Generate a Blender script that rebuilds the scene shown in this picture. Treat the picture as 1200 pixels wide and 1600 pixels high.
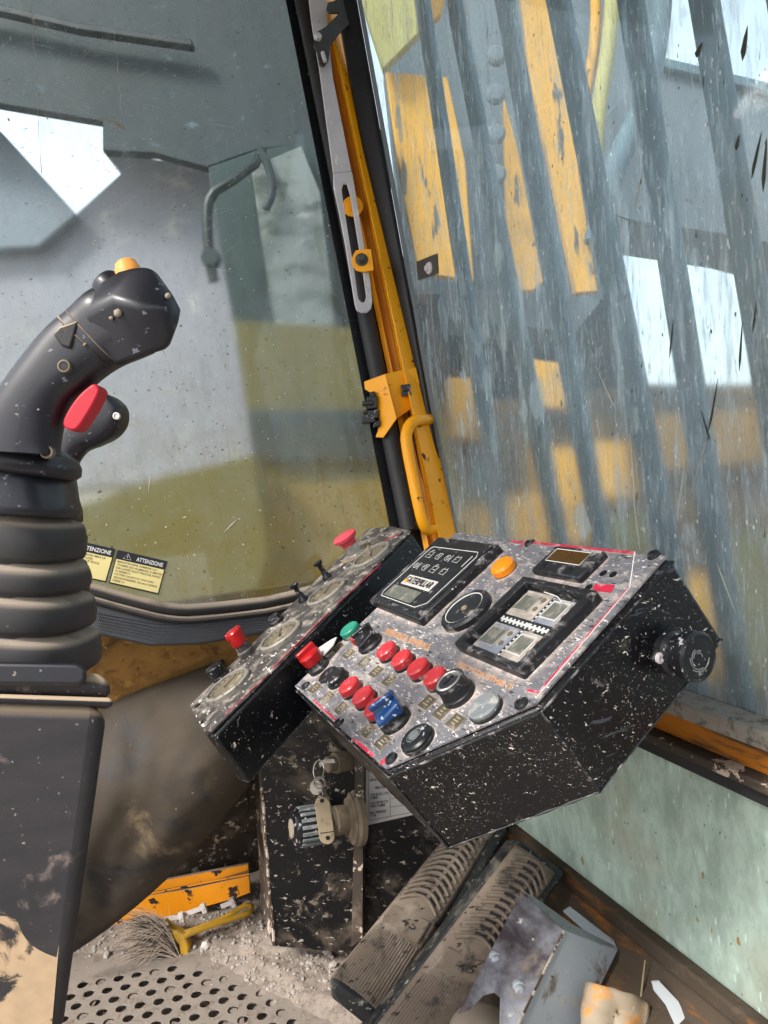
import bpy, math, random
from mathutils import Vector as V, noise as NZ, Matrix
random.seed(7)
S = bpy.context.scene
for o in list(bpy.data.objects): bpy.data.objects.remove(o)
COL = S.collection
# ------------------------------------------------------------------ camera
F, H, YAW, PITCH, ROLL = 1155.0, .95, math.radians(22), math.radians(4), math.radians(5)
FW = V((math.sin(YAW)*math.cos(PITCH), math.cos(YAW)*math.cos(PITCH), -math.sin(PITCH)))
_r = V((math.cos(YAW), -math.sin(YAW), 0)); _u = _r.cross(FW)
RT = _r*math.cos(ROLL) - _u*math.sin(ROLL)
UP = _u*math.cos(ROLL) + _r*math.sin(ROLL)
CAM = V((0, 0, H))
cd = bpy.data.cameras.new('camera'); cam = bpy.data.objects.new('camera', cd); COL.objects.link(cam)
cd.sensor_fit = 'VERTICAL'; cd.sensor_height = 36; cd.lens = F/1600*36; cd.clip_start = .02; cd.clip_end = 2000
cam.matrix_world = Matrix(((RT.x, UP.x, -FW.x, 0), (RT.y, UP.y, -FW.y, 0), (RT.z, UP.z, -FW.z, H), (0, 0, 0, 1)))
S.camera = cam
S.render.resolution_x, S.render.resolution_y = 768, 1024
S.view_settings.view_transform = 'Standard'; S.view_settings.look = 'None'
S.view_settings.exposure = 1.8; S.view_settings.gamma = 1; S.view_settings.use_curve_mapping = False
# ------------------------------------------------------------------ sky and sun (bright overcast)
w = bpy.data.worlds.new('World'); S.world = w; w.use_nodes = True
wn, wl = w.node_tree.nodes, w.node_tree.links
bg = wn['Background']; sky = wn.new('ShaderNodeTexSky'); sky.sky_type = 'NISHITA'; sky.sun_disc = False
SUN_EL, SUN_AZ = math.radians(44), math.radians(250)      # azimuth clockwise from +y
sky.sun_elevation = SUN_EL; sky.sun_rotation = SUN_AZ; sky.air_density = 1.0; sky.dust_density = 4.0
mixw = wn.new('ShaderNodeMix'); mixw.data_type = 'RGBA'; mixw.inputs[0].default_value = .72
tc = wn.new('ShaderNodeTexCoord'); cn = wn.new('ShaderNodeTexNoise'); cn.inputs['Scale'].default_value = 2.2; cn.inputs['Detail'].default_value = 6
cr = wn.new('ShaderNodeMapRange'); cr.inputs[1].default_value = .3; cr.inputs[2].default_value = .7; cr.inputs[3].default_value = 4.2; cr.inputs[4].default_value = 6.8
tint = wn.new('ShaderNodeVectorMath'); tint.operation = 'SCALE'; tint.inputs[0].default_value = (.95, .98, 1.03)
wl.new(tc.outputs['Generated'], cn.inputs['Vector']); wl.new(cn.outputs[0], cr.inputs[0]); wl.new(cr.outputs[0], tint.inputs['Scale'])
wl.new(sky.outputs[0], mixw.inputs[6]); wl.new(tint.outputs[0], mixw.inputs[7]); wl.new(mixw.outputs[2], bg.inputs[0])
bg.inputs[1].default_value = .13
sd = bpy.data.lights.new('sun', 'SUN'); sd.energy = 1.5; sd.angle = math.radians(14); sd.color = (1, .96, .9)
so = bpy.data.objects.new('sun', sd); COL.objects.link(so)
sdir = V((math.sin(SUN_AZ)*math.cos(SUN_EL), math.cos(SUN_AZ)*math.cos(SUN_EL), math.sin(SUN_EL)))
so.rotation_euler = sdir.to_track_quat('Z', 'Y').to_euler()
# ------------------------------------------------------------------ geometry helpers
def ray(x, y): return RT*((x-600)/F) - UP*((y-800)/F) + FW
def at(x, y, d): return CAM + ray(x, y)*d
def onp(x, y, p0, n):
    r = ray(x, y); return CAM + r*((V(p0)-CAM).dot(n)/r.dot(n))
def onx(x, y, X): return onp(x, y, (X, 0, 0), V((1, 0, 0)))
def onz(x, y, Z): return onp(x, y, (0, 0, Z), V((0, 0, 1)))
def depth(p): return (p-CAM).dot(FW)
def frame(n, up=None):
    n = V(n).normalized(); up = V(up) if up is not None else V((0, 0, 1))
    x = up.cross(n)
    if x.length < 1e-4: x = V((1, 0, 0)).cross(n)
    x.normalize(); return x, n.cross(x).normalized(), n
class M:
    def __init__(s): s.v = []; s.f = []
    def add(s, vs, fs):
        b = len(s.v); s.v += [V(p) for p in vs]; s.f += [[i+b for i in f] for f in fs]; return s
    def prism(s, poly, off):
        n = len(poly); off = V(off); poly = [V(p) for p in poly]
        nn = V((0, 0, 0))
        for i in range(n): nn += (poly[i]-poly[0]).cross(poly[(i+1) % n]-poly[0])
        if nn.dot(off) > 0: poly = poly[::-1]
        s.add(poly+[p+off for p in poly], [list(range(n)), list(range(2*n-1, n-1, -1))]+[[(i+1) % n, i, i+n, (i+1) % n+n] for i in range(n)])
        return s
    def box(s, c, x, y, z):
        c, x, y, z = V(c), V(x), V(y), V(z)
        return s.prism([c-x-y-z, c+x-y-z, c+x+y-z, c-x+y-z], z*2)
    def tube(s, path, r, seg=12, closed=False, flat=1.0, up=None):
        path = [V(p) for p in path]; n = len(path); rings = []; px = None
        for i, p in enumerate(path):
            a = path[(i-1) % n] if (i > 0 or closed) else p; b = path[(i+1) % n] if (i < n-1 or closed) else p
            t = (b-a).normalized()
            if px is None: x, y, _ = frame(t, up)
            else: x = (px-t*px.dot(t)).normalized(); y = t.cross(x)
            px = x; rr = r[i] if isinstance(r, (list, tuple)) else r
            rings.append([p+x*math.cos(k*2*math.pi/seg)*rr+y*math.sin(k*2*math.pi/seg)*rr*flat for k in range(seg)])
        return s.loft(rings, closed)
    def loft(s, rings, closed=False):
        m = len(rings[0]); n = len(rings); vs = [p for r in rings for p in r]; fs = []
        for i in range(n if closed else n-1):
            j = (i+1) % n
            for k in range(m): fs.append([i*m+k, i*m+(k+1) % m, j*m+(k+1) % m, j*m+k])
        if not closed: fs += [list(range(m-1, -1, -1)), [(n-1)*m+k for k in range(m)]]
        return s.add(vs, fs)
    def lathe(s, o, axis, prof, seg=28, up=None, rx=1, ry=1, start=0):
        x, y, z = frame(axis, up); o = V(o)
        return s.loft([[o+z*h+x*math.cos(start+k*2*math.pi/seg)*max(r, 1e-5)*rx+y*math.sin(start+k*2*math.pi/seg)*max(r, 1e-5)*ry for k in range(seg)] for r, h in prof])
    def grid(s, nx, ny, fn):
        vs = [fn(i/(nx-1), j/(ny-1)) for j in range(ny) for i in range(nx)]
        return s.add(vs, [[j*nx+i, j*nx+i+1, (j+1)*nx+i+1, (j+1)*nx+i] for j in range(ny-1) for i in range(nx-1)])
def link_mesh(name, m, mat, parent=None, bevel=0, smooth=35, sub=0, solid=0, seg=2):
    me = bpy.data.meshes.new(name); loc = parent_loc(parent)
    me.from_pydata([tuple(p-loc) for p in m.v], [], m.f); me.validate(); me.update()
    import bmesh
    b = bmesh.new(); b.from_mesh(me); bmesh.ops.recalc_face_normals(b, faces=b.faces); b.to_mesh(me); b.free()
    for p in me.polygons: p.use_smooth = True
    me.set_sharp_from_angle(angle=math.radians(smooth))
    if mat: me.materials.append(mat)
    o = bpy.data.objects.new(name, me); COL.objects.link(o); o.parent = parent
    if solid:
        q = o.modifiers.new('solid', 'SOLIDIFY'); q.thickness = solid; q.offset = 0
    if sub:
        q = o.modifiers.new('sub', 'SUBSURF'); q.levels = q.render_levels = sub
    if bevel:
        q = o.modifiers.new('bevel', 'BEVEL'); q.width = bevel; q.segments = seg; q.limit_method = 'ANGLE'; q.angle_limit = math.radians(40)
    return o
LOC = {}
def parent_loc(p):
    if p is None: return V((0, 0, 0))
    return LOC.get(p.name, V((0, 0, 0)))
def part(name, m, mat, parent, **k):
    lab = k.pop('label', None); kind = k.pop('kind', None)
    o = link_mesh(name, m, mat, parent, **k); LOC[o.name] = parent_loc(parent)
    if lab: o['label'] = lab
    if kind: o['kind'] = kind
    return o
def struct(name, m, mat, **k):
    o = link_mesh(name, m, mat, None, **k); o['kind'] = 'structure'; LOC[o.name] = V((0, 0, 0)); return o
def tag(o, label, cat, group=None, kind=None):
    o['label'] = label; o['category'] = cat
    if group: o['group'] = group
    if kind: o['kind'] = kind
    return o
def single(name, m, mat, label, cat, group=None, kind=None, **k):
    o = link_mesh(name, m, mat, None, **k); LOC[o.name] = V((0, 0, 0)); return tag(o, label, cat, group, kind)
def thing(name, label, cat, loc, group=None):
    o = bpy.data.objects.new(name, None); COL.objects.link(o); o.location = loc; LOC[o.name] = V(loc)
    o.empty_display_size = .05
    return tag(o, label, cat, group)
def text(name, body, o0, xd, yd, nrm, mat, parent, lift=.0006, bold=0):
    """lettering: o0 baseline-left corner, xd full width vector, yd cap-height vector"""
    cu = bpy.data.curves.new('t', 'FONT'); cu.body = body; cu.size = 1; cu.offset = bold; cu.extrude = 0
    ob = bpy.data.objects.new('t', cu); COL.objects.link(ob)
    dg = bpy.context.evaluated_depsgraph_get(); me = bpy.data.meshes.new_from_object(ob.evaluated_get(dg))
    bpy.data.objects.remove(ob); vs = [v.co.copy() for v in me.vertices]; fs = [list(p.vertices) for p in me.polygons]
    x0 = min(v.x for v in vs); x1 = max(v.x for v in vs); y0 = min(v.y for v in vs); y1 = max(v.y for v in vs)
    q = M(); q.add([o0+xd*((v.x-x0)/(x1-x0))+yd*((v.y-y0)/(y1-y0))+V(nrm)*lift for v in vs], fs)
    bpy.data.meshes.remove(me)
    me = bpy.data.meshes.new(name); loc = parent_loc(parent); me.from_pydata([tuple(p-loc) for p in q.v], [], q.f); me.update()
    me.materials.append(mat); o = bpy.data.objects.new(name, me); COL.objects.link(o); o.parent = parent; LOC[o.name] = loc
    return o
def chaikin(pts, n=2, closed=False):
    pts = [V(p) for p in pts]
    for _ in range(n):
        out = [] if closed else [pts[0]]
        rng = range(len(pts)) if closed else range(len(pts)-1)
        for i in rng:
            a, b = pts[i], pts[(i+1) % len(pts)]
            out += [a*.75+b*.25, a*.25+b*.75]
        if not closed: out.append(pts[-1])
        pts = out
    return pts
# ------------------------------------------------------------------ material helpers
def lin(h):
    if isinstance(h, str):
        h = h.lstrip('#'); c = [int(h[i:i+2], 16)/255 for i in (0, 2, 4)]
    else: c = [x/255 for x in h]
    return tuple((x/12.92 if x <= .04045 else ((x+.055)/1.055)**2.4) for x in c)+(1,)
class NT:
    def __init__(s, name):
        s.m = bpy.data.materials.new(name); s.m.use_nodes = True; s.t = s.m.node_tree; s.n = s.t.nodes; s.l = s.t.links
        s.b = s.n['Principled BSDF']; s.out = s.n['Material Output']; s.co = s.n.new('ShaderNodeTexCoord').outputs['Object']
    def node(s, ty, **k):
        q = s.n.new(ty)
        for a, b in k.items(): setattr(q, a, b)
        return q
    def put(s, inp, val):
        if hasattr(val, 'links') or isinstance(val, bpy.types.NodeSocket): s.l.new(val, inp)
        else: inp.default_value = val
    def math(s, op, a, b=0, clamp=False):
        q = s.node('ShaderNodeMath', operation=op, use_clamp=clamp); s.put(q.inputs[0], a); s.put(q.inputs[1], b); return q.outputs[0]
    def mapv(s, scale, rot=(0, 0, 0), co=None):
        q = s.node('ShaderNodeMapping'); s.l.new(co or s.co, q.inputs[0]); q.inputs['Scale'].default_value = scale if hasattr(scale, '__len__') else (scale,)*3
        q.inputs['Rotation'].default_value = rot; q.inputs['Location'].default_value = (random.random()*9, random.random()*9, random.random()*9); return q.outputs[0]
    def noise(s, scale, detail=4, rough=.55, dist=0, rot=(0, 0, 0)):
        q = s.node('ShaderNodeTexNoise'); q.inputs['Scale'].default_value = 1; q.inputs['Detail'].default_value = detail
        q.inputs['Roughness'].default_value = rough; q.inputs['Distortion'].default_value = dist; s.l.new(s.mapv(scale, rot), q.inputs['Vector']); return q.outputs[0]
    def step(s, f, a, b, lo=0., hi=1.):
        q = s.node('ShaderNodeMapRange', interpolation_type='SMOOTHSTEP'); s.put(q.inputs[0], f)
        for i, x in enumerate((a, b, lo, hi)): q.inputs[i+1].default_value = x
        return q.outputs[0]
    def spots(s, scale, amount=.35, size=.35, rot=(0, 0, 0), soft=.08, warp=0.0):
        """random dots: share `amount` of voronoi cells, radius up to size; scale may be anisotropic"""
        co = s.mapv(scale, rot)
        if warp:
            nn = s.node('ShaderNodeTexNoise'); nn.inputs['Scale'].default_value = 2.5; s.l.new(co, nn.inputs['Vector'])
            ad = s.node('ShaderNodeVectorMath', operation='MULTIPLY_ADD'); s.l.new(nn.outputs['Color'], ad.inputs[0]); ad.inputs[1].default_value = (warp,)*3; s.l.new(co, ad.inputs[2]); co = ad.outputs[0]
        q = s.node('ShaderNodeTexVoronoi'); q.inputs['Scale'].default_value = 1; s.l.new(co, q.inputs['Vector'])
        sp = s.node('ShaderNodeSeparateColor'); s.l.new(q.outputs['Color'], sp.inputs[0])
        on = s.math('LESS_THAN', sp.outputs[0], amount); r = s.math('MULTIPLY', s.math('POWER', sp.outputs[1], 2.0), size)
        r = s.math('ADD', r, .03); d = s.math('SUBTRACT', r, q.outputs['Distance']); e = s.step(d, 0, soft)
        return s.math('MULTIPLY', e, on)
    def mix(s, f, a, b):
        q = s.node('ShaderNodeMix', data_type='RGBA'); s.put(q.inputs[0], f); s.put(q.inputs[6], a); s.put(q.inputs[7], b); return q.outputs[2]
    def upmask(s, a=.3, b=.9):
        g = s.node('ShaderNodeNewGeometry'); sp = s.node('ShaderNodeSeparateXYZ'); s.l.new(g.outputs['Normal'], sp.inputs[0]); return s.step(sp.outputs[2], a, b)
    def bump(s, h, strength=.3, dist=.002):
        q = s.node('ShaderNodeBump'); q.inputs['Strength'].default_value = strength; q.inputs['Distance'].default_value = dist; s.put(q.inputs['Height'], h); s.l.new(q.outputs[0], s.b.inputs['Normal'])
def mk(name, col, rough=.5, metal=0, var=.25, vs=12, layers=(), bump=.15, bs=60, coat=0, spec=.4, bd=.0015):
    """layers: list of (kind, colour, amount, scale, rough[, rot]) ; kinds dust, spot, scratch, up, chip"""
    t = NT(name); c0 = lin(col); c = t.mix(t.noise(vs), tuple(x*(1-var) for x in c0[:3])+(1,), tuple(min(1, x*(1+var)) for x in c0[:3])+(1,))
    r = t.math('ADD', t.math('MULTIPLY', t.noise(vs*2), .25), rough-.12)
    cover = 0
    for L in layers:
        kind, cc, amt, sc, rr = L[:5]; rot = L[5] if len(L) > 5 else (0, 0, 0)
        if kind == 'dust': f = t.step(t.noise(sc, 6, .65, .4, rot), .62-amt*.35, .75-amt*.15)
        elif kind == 'film': f = t.math('MULTIPLY', t.noise(sc, 6, .6), amt*1.6, True)
        elif kind == 'spot': f = t.math('MULTIPLY', t.spots(sc, amt, .34, rot, warp=.9, soft=.16), t.step(t.noise(8, 3), .42, .62, .12, 1.))
        elif kind == 'splat':
            a_ = t.step(t.noise(sc, 3, .55, .9, rot), .66-amt*.2, .685-amt*.2); b_ = t.step(t.noise(11, 4, .6), .38, .62, .15, 1)
            f = t.math('MULTIPLY', a_, t.step(t.math('ADD', b_, t.noise(60, 2)), .75, 1.0))
        elif kind == 'corner':
            ao = t.node('ShaderNodeAmbientOcclusion', samples=6); ao.inputs['Distance'].default_value = .022
            f = t.math('MULTIPLY', t.step(t.math('SUBTRACT', 1, ao.outputs['AO']), .12, .55), t.math('MULTIPLY', t.step(t.noise(sc, 5, .6), .3, .6), amt))
        elif kind == 'scratch': f = t.step(t.noise(sc, 3, .6, 0, rot), .66-amt*.15, .72-amt*.15)
        elif kind == 'up': f = t.math('MULTIPLY', t.upmask(.12, .7), t.step(t.noise(sc, 6, .6), .5-amt*.4, .75-amt*.3))
        elif kind == 'chip': f = t.step(t.noise(sc, 7, .7, .2), .62-amt*.5, .635-amt*.5)
        c = t.mix(f, c, lin(cc)); r = t.math('ADD', t.math('MULTIPLY', r, t.math('SUBTRACT', 1, f)), t.math('MULTIPLY', f, rr)); cover = t.math('MAXIMUM', f, cover)
    t.l.new(c, t.b.inputs['Base Color']); t.put(t.b.inputs['Roughness'], r); t.b.inputs['Specular IOR Level'].default_value = spec
    if metal: t.put(t.b.inputs['Metallic'], t.math('MULTIPLY', t.math('SUBTRACT', 1, cover), metal) if layers else metal)
    if coat: t.b.inputs['Coat Weight'].default_value = coat; t.b.inputs['Coat Roughness'].default_value = .15
    h = t.math('ADD', t.math('MULTIPLY', t.noise(bs, 6), .5), t.math('MULTIPLY', cover, .6) if layers else 0)
    t.bump(h, bump, bd)
    return t.m
TILT = (0, math.radians(33), 0)
DUST = '#b3aa9e'; MUD = '#9a8b78'
mt = dict(
 yellow=mk('yellow_paint', '#f8a60a', .38, 0, .12, 9, [('film', '#c07a12', .05, 14, .5), ('chip', '#2e2620', .0, 38, .8), ('spot', '#8d7c78', .14, 42, .8), ('spot', '#2a2420', .1, 90, .8)], .08),
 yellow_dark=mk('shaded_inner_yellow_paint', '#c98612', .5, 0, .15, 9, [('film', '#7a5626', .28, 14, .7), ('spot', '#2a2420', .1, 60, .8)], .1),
 yellow_rail=mk('grimy_orange_rail', '#a8650e', .6, 0, .2, 12, [('dust', '#4a3826', .36, (30, 8, 60), .9)], .2),
 black_rubber=mk('black_rubber', '#1c1e22', .55, 0, .3, 14, [('spot', '#9b9690', .25, 110, .9), ('film', '#6b6760', .08, 16, .8)], .1),
 black_seal=mk('window_seal_rubber', '#0c0e13', .42, 0, .3, 14, [('spot', '#8d8a86', .3, 70, .9)], .1),
 steel=mk('worn_steel', '#d0cbce', .45, .1, .15, 22, [('film', '#8f8486', .35, 20, .6), ('scratch', '#d6d2d4', .3, (60, 60, 9), .4), ('spot', '#4b4644', .14, 70, .7)], .12),
 dark_steel=mk('dark_steel', '#3d3e3e', .45, .5, .25, 22, [('film', '#6b665e', .2, 20, .8), ('spot', '#a39c92', .2, 90, .9)], .2),
 box_black=mk('spattered_black_powder_coat', '#030408', .3, 0, .4, 9, [('film', '#24242c', .06, 9, .6), ('splat', '#d8cfc4', -.12, (130, 210, 300), .9, (0, .4, .4)), ('splat', '#bdb6ae', -.02, (330, 420, 300), .9), ('splat', '#d8cfc4', -.12, (70, 60, 110), .9), ('dust', '#55504c', .02, 14, .8), ('splat', '#8a847e', .04, (500, 460, 600), .9), ('scratch', '#3b3d46', .10, (24, 90, 160), .6, (.6, .4, .2)), ('dust', '#6f6a68', .0, 26, .8)], .25, 180),
 box_black2=mk('spattered_black_powder_coat_gauges', '#020408', .36, 0, .4, 9, [('splat', '#cfc6ba', -.10, (170, 170, 140), .9), ('splat', '#bdb6ae', -.03, (420, 420, 400), .9), ('dust', '#5c554e', -.1, 14, .8)], .2, 160),
 face=mk('dusty_scuffed_panel', '#4d4e54', .5, 0, .3, 60, [('film', '#7b7b80', .5, (60, 34, 90), .8), ('dust', '#35363c', .04, (60, 26, 90), .6), ('dust', '#a39b96', .34, (44, 20, 66), .9), ('dust', '#a8a09c', .2, (120, 60, 160), .9), ('scratch', '#d2ccc8', .30, (380, 90, 300), .8, (0, 0, .5)), ('scratch', '#26272c', .36, (300, 70, 240), .6, (0, 0, -.4)), ('corner', '#c4b5ab', 1.0, 60, .9), ('splat', '#e0dbd7', .06, (260, 200, 260), .9)], .4, 200, spec=.4),
 gface=mk('dusty_gauge_plate', '#3c3a3a', .5, 0, .4, 30, [('dust', '#8d857b', .5, (46, 40, 46), .8), ('dust', '#2a2828', .1, (80, 60, 50), .5), ('scratch', '#c9c2ba', .3, (160, 60, 160), .8, (.5, 0, .5)), ('dust', '#9a9080', .16, 30, .9), ('spot', '#ddd6cc', .18, 210, .9)], .35, 140, spec=.4),
 plastic=mk('black_plastic', '#13141c', .44, 0, .3, 14, [('film', '#2c2c38', .16, 14, .35), ('spot', '#a89888', .06, 60, .9), ('scratch', '#6a6976', .10, (120, 60, 160), .5, (.3, .2, .4)), ('spot', '#8a8078', .10, 200, .9)], .04, coat=.15),
 plastic_clean=mk('black_switch_plastic', '#15161a', .35, 0, .3, 24, [('scratch', '#9a9aa0', .35, (150, 130, 100), .7, (.3, .2, .4)), ('spot', '#cfc8c0', .25, 260, .9)], .1),
 bezel=mk('dusty_black_bezel', '#1b1c20', .45, 0, .3, 30, [('dust', '#8e8a88', .28, (70, 40, 80), .9), ('spot', '#d8d3ce', .3, 260, .9)], .3, 150),
 boot=mk('dusty_rubber_boot', '#1b1c21', .45, 0, .25, 10, [('film', '#5a554f', .2, 12, .8), ('up', '#8f8376', .85, 22, .95), ('spot', '#b9ab9a', .05, 50, .9)], .1, 90),
 pod=mk('dusty_console_plastic', '#0d0f13', .5, 0, .3, 8, [('film', '#4a4240', .3, (16, 16, 60), .85), ('film', '#2c3346', .15, 4, .7), ('dust', '#6e625c', .10, 30, .9), ('spot', '#8d827a', .3, 300, .9), ('spot', '#a79e94', .06, 34, .9), ('up', '#a8967e', .9, 14, .95)], .5, 420, bd=.0006),
 pod_dirt=mk('dried_mud_smear', '#a68f74', .95, 0, .2, 30, [], .4, 60),
 rubber_mat=mk('dusty_rubber_duct', '#211f1d', .7, 0, .2, 6, [('film', '#6b5c48', .3, 5, .95), ('dust', '#1b1c22', .2, 5, .6), ('dust', '#7d6b52', .12, 6, .95), ('spot', '#b8a68c', .06, 110, .95)], .5, 90),
 rust=mk('rusty_ochre_wall', '#8a6634', .85, 0, .3, 26, [('dust', '#6f4c22', .42, 40, .9), ('dust', '#2a211a', .22, 9, .9), ('dust', '#a9803c', .2, 60, .9), ('spot', '#3a2a1c', .2, 90, .9)], .5, 90),
 trim=mk('grey_blue_dimpled_trim', '#44474d', .5, 0, .15, 20, [('spot', '#a9a9a6', .10, 120, .9), ('up', '#8f877c', .4, 10, .9)], .3, 300),
 dirt=mk('pale_dry_dirt', '#857a70', .97, 0, .22, 34, [('dust', '#6f655c', .3, 50, 1), ('dust', '#9c9187', .18, 120, 1)], .9, 260, bd=.003),
 stone=mk('pale_stone', '#98918a', .95, 0, .25, 40, [('spot', '#d5cec4', .2, 90, 1)], .5, 200),
 floor=mk('dust_caked_floor_plate', '#827970', .95, 0, .18, 30, [('dust', '#75685c', .3, 60, 1), ('spot', '#a99e92', .3, 140, 1)], .6, 240, bd=.002),
 pedal=mk('mud_caked_pedal_rubber', '#7a6d60', .92, 0, .2, 24, [('dust', '#3b3835', .32, 30, .8), ('scratch', '#2c2a28', .3, (40, 160, 160), .7, (.3, .2, .6)), ('dust', '#8f8375', .3, 22, .95)], .35, 140),
 pedal_side=mk('pedal_steel_with_dried_mud', '#2d2f31', .55, .3, .3, 24, [('dust', '#6c665c', .38, 24, .95), ('dust', '#8a8373', .10, 50, .95), ('scratch', '#a29c90', .2, (40, 140, 90), .8, (.2, .3, .6))], .4, 120),
 plate=mk('scraped_black_steel_plate', '#0a0b0e', .4, .2, .4, 12, [('dust', '#5d5044', .30, 9, .95), ('dust', '#857a6c', .12, 30, .95), ('scratch', '#8d867c', .2, (60, 60, 140), .7, (.5, .2, .3)), ('splat', '#b0a89c', -.05, 130, .8)], .3, 120),
 plate_brown=mk('brown_dusty_steel', '#3a322b', .7, 0, .3, 12, [('dust', '#6e6053', .3, 12, .95), ('chip', '#b8a898', .1, 30, .9)], .3, 120),
 edge=mk('bare_worn_edge', '#b8aea0', .6, .2, .3, 40, [('chip', '#4a3a30', .3, 50, .9)], .4, 100),
 bracket=mk('grey_blue_painted_bracket', '#a2a8b0', .5, 0, .2, 20, [('film', '#9ea6ad', .4, 14, .6), ('dust', '#6a6157', .22, 24, .95), ('dust', '#b4aea3', .10, 40, .9), ('spot', '#e2e2df', .12, 80, .9), ('splat', '#20181a', .0, 60, .9)], .3, 120),
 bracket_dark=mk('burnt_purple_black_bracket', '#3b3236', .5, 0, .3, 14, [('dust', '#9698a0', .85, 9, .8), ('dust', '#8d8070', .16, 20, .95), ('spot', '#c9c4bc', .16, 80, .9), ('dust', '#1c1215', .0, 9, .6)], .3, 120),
 cap=mk('beige_dusty_cap', '#9a8e7e', .8, 0, .12, 14, [('film', '#7f7466', .3, 20, .9)], .1),
 red=mk('dusty_red_plastic', '#b5131a', .4, 0, .15, 60, [('film', '#c85a64', .2, 90, .8), ('dust', '#d79a9c', .12, 110, .9), ('spot', '#e6c6c6', .3, 420, .9)], .15, 200, coat=.15),
 red_clean=mk('red_plastic', '#a60d14', .3, 0, .15, 30, [('spot', '#e6b6b6', .08, 200, .9)], .05, coat=.3),
 red_mush=mk('faded_red_emergency_stop', '#cf3544', .5, 0, .1, 30, [('film', '#e0808a', .2, 60, .8)], .05),
 trigger=mk('red_trigger_plastic', '#b0182b', .42, 0, .08, 30, [('spot', '#7a3a3c', .08, 100, .9)], .05),
 amber=mk('amber_lamp_lens', '#f08a06', .3, 0, .1, 60, [('spot', '#f7c27a', .2, 300, .9)], .1, coat=.3),
 green=mk('green_push_button', '#0c7a62', .4, 0, .15, 60, [('spot', '#9fd2c4', .3, 300, .9), ('film', '#4aa18c', .3, 90, .7)], .1),
 blue=mk('blue_selector_plastic', '#0d3a6e', .3, 0, .15, 40, [('scratch', '#b9c6d6', .4, (140, 90, 160), .7, (.3, .5, .2)), ('spot', '#b9c6d6', .2, 260, .9)], .1, coat=.3),
 grey_btn=mk('dust_covered_grey_button', '#6c7274', .6, 0, .2, 60, [('dust', '#a9a49e', .4, 60, .9), ('spot', '#d8d3ce', .3, 240, .9)], .3, 200),
 chrome=mk('dusty_chrome', '#b9b5b0', .3, .8, .1, 30, [('dust', '#8a8078', .1, 60, .9)], .1),
 white=mk('white_plastic', '#cfcac6', .5, 0, .08, 30, [('film', '#a89a8c', .3, 30, .8)], .05),
 white_ink=mk('white_print', '#d6d6d2', .7, 0, .1, 60, [('spot', '#55565a', .2, 400, .9)], 0),
 gold_ink=mk('worn_yellow_print', '#8a7d62', .7, 0, .2, 200, [('dust', '#a39a90', .3, 120, .9)], 0),
 orange_ink=mk('worn_orange_print', '#c08a5c', .7, 0, .2, 200, [('dust', '#b9aca2', .3, 160, .9)], 0),
 red_ink=mk('worn_red_print', '#b8203e', .6, 0, .2, 60, [('dust', '#c99aa2', .3, 90, .9), ('dust', '#7d7a7c', .05, 120, .9)], 0),
 black_ink=mk('black_print', '#16171c', .6, 0, .1, 60, [], 0),
 ink_grey=mk('faded_small_print', '#6c6656', .8, 0, .15, 60, [], 0),
 decal_y=mk('faded_pale_yellow_decal', '#d4c98e', .55, 0, .08, 30, [('film', '#c8a860', .25, 30, .8)], .05),
 decal_b=mk('dark_navy_decal', '#1a1b26', .5, 0, .1, 30, [], .05),
 paper=mk('white_paper', '#c9c7c8', .7, 0, .05, 30, [('film', '#a89c8c', .18, 40, .9), ('spot', '#96836a', .05, 90, .9)], .1),
 lcd=mk('grey_green_lcd', '#5d6158', .4, 0, .1, 30, [('dust', '#8f8a80', .5, 70, .8)], .05),
 lcd_brown=mk('brown_lcd', '#4a3418', .2, 0, .3, 60, [('spot', '#a48a5a', .25, 300, .8), ('dust', '#2a2014', .2, 60, .5)], .05),
 tile=mk('beige_dusty_screen_tile', '#9b9288', .6, 0, .15, 60, [('dust', '#b5ada3', .6, 60, .9), ('dust', '#6d6a68', .12, 60, .8)], .1, 100),
 tile_blue=mk('blue_grey_screen_tile', '#7c828e', .5, 0, .15, 60, [('dust', '#b3aca4', .62, 60, .9)], .1, 100),
 gauge_face=mk('cream_gauge_dial', '#6f6654', .5, 0, .15, 40, [('film', '#5b5446', .6, 40, .8), ('dust', '#8f8674', .3, 60, .9)], .05),
 gauge_ring=mk('worn_gauge_bezel', '#8a857d', .5, .1, .2, 60, [('dust', '#4d4a46', .4, 70, .8), ('spot', '#e0dcd4', .2, 260, .9)], .2),
 brass=mk('dusty_brass_tag', '#8d806a', .6, .1, .15, 60, [('dust', '#6f6350', .3, 60, .9)], .3, 200),
 knob_dirty=mk('mud_coated_metal_collar', '#6e6252', .8, .1, .2, 60, [('dust', '#857866', .3, 60, .9)], .3, 100),
 bristle=mk('dusty_grey_bristle', '#a8998a', .9, 0, .5, 420, [], 0),
 bristle_dark=mk('dark_bristle', '#2f2820', .9, 0, .4, 420, [], 0),
 brush_y=mk('grubby_yellow_plastic', '#b88d22', .55, 0, .2, 30, [('dust', '#8b7a52', .35, 30, .9)], .15, 60),
 yellow_floor=mk('chipped_yellow_bracket_paint', '#e08e14', .45, 0, .12, 14, [('dust', '#6b5848', .08, 20, .95), ('chip', '#2a2220', .07, 26, .9), ('up', '#7d6c5c', .9, 12, .95), ('spot', '#d9c9b4', .08, 60, .9)], .15),
 channel=mk('dark_oily_dirt_channel', '#41372c', .9, 0, .3, 16, [('dust', '#8a5414', .22, (30, 9, 30), .9), ('dust', '#4c4236', .25, 26, .95)], .6, 90, bd=.004),
 hazeplastic=mk('clear_plastic_scrap', '#a9aeb2', .25, 0, .2, 30, [('spot', '#e8eaea', .2, 90, .5)], .1),
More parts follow.
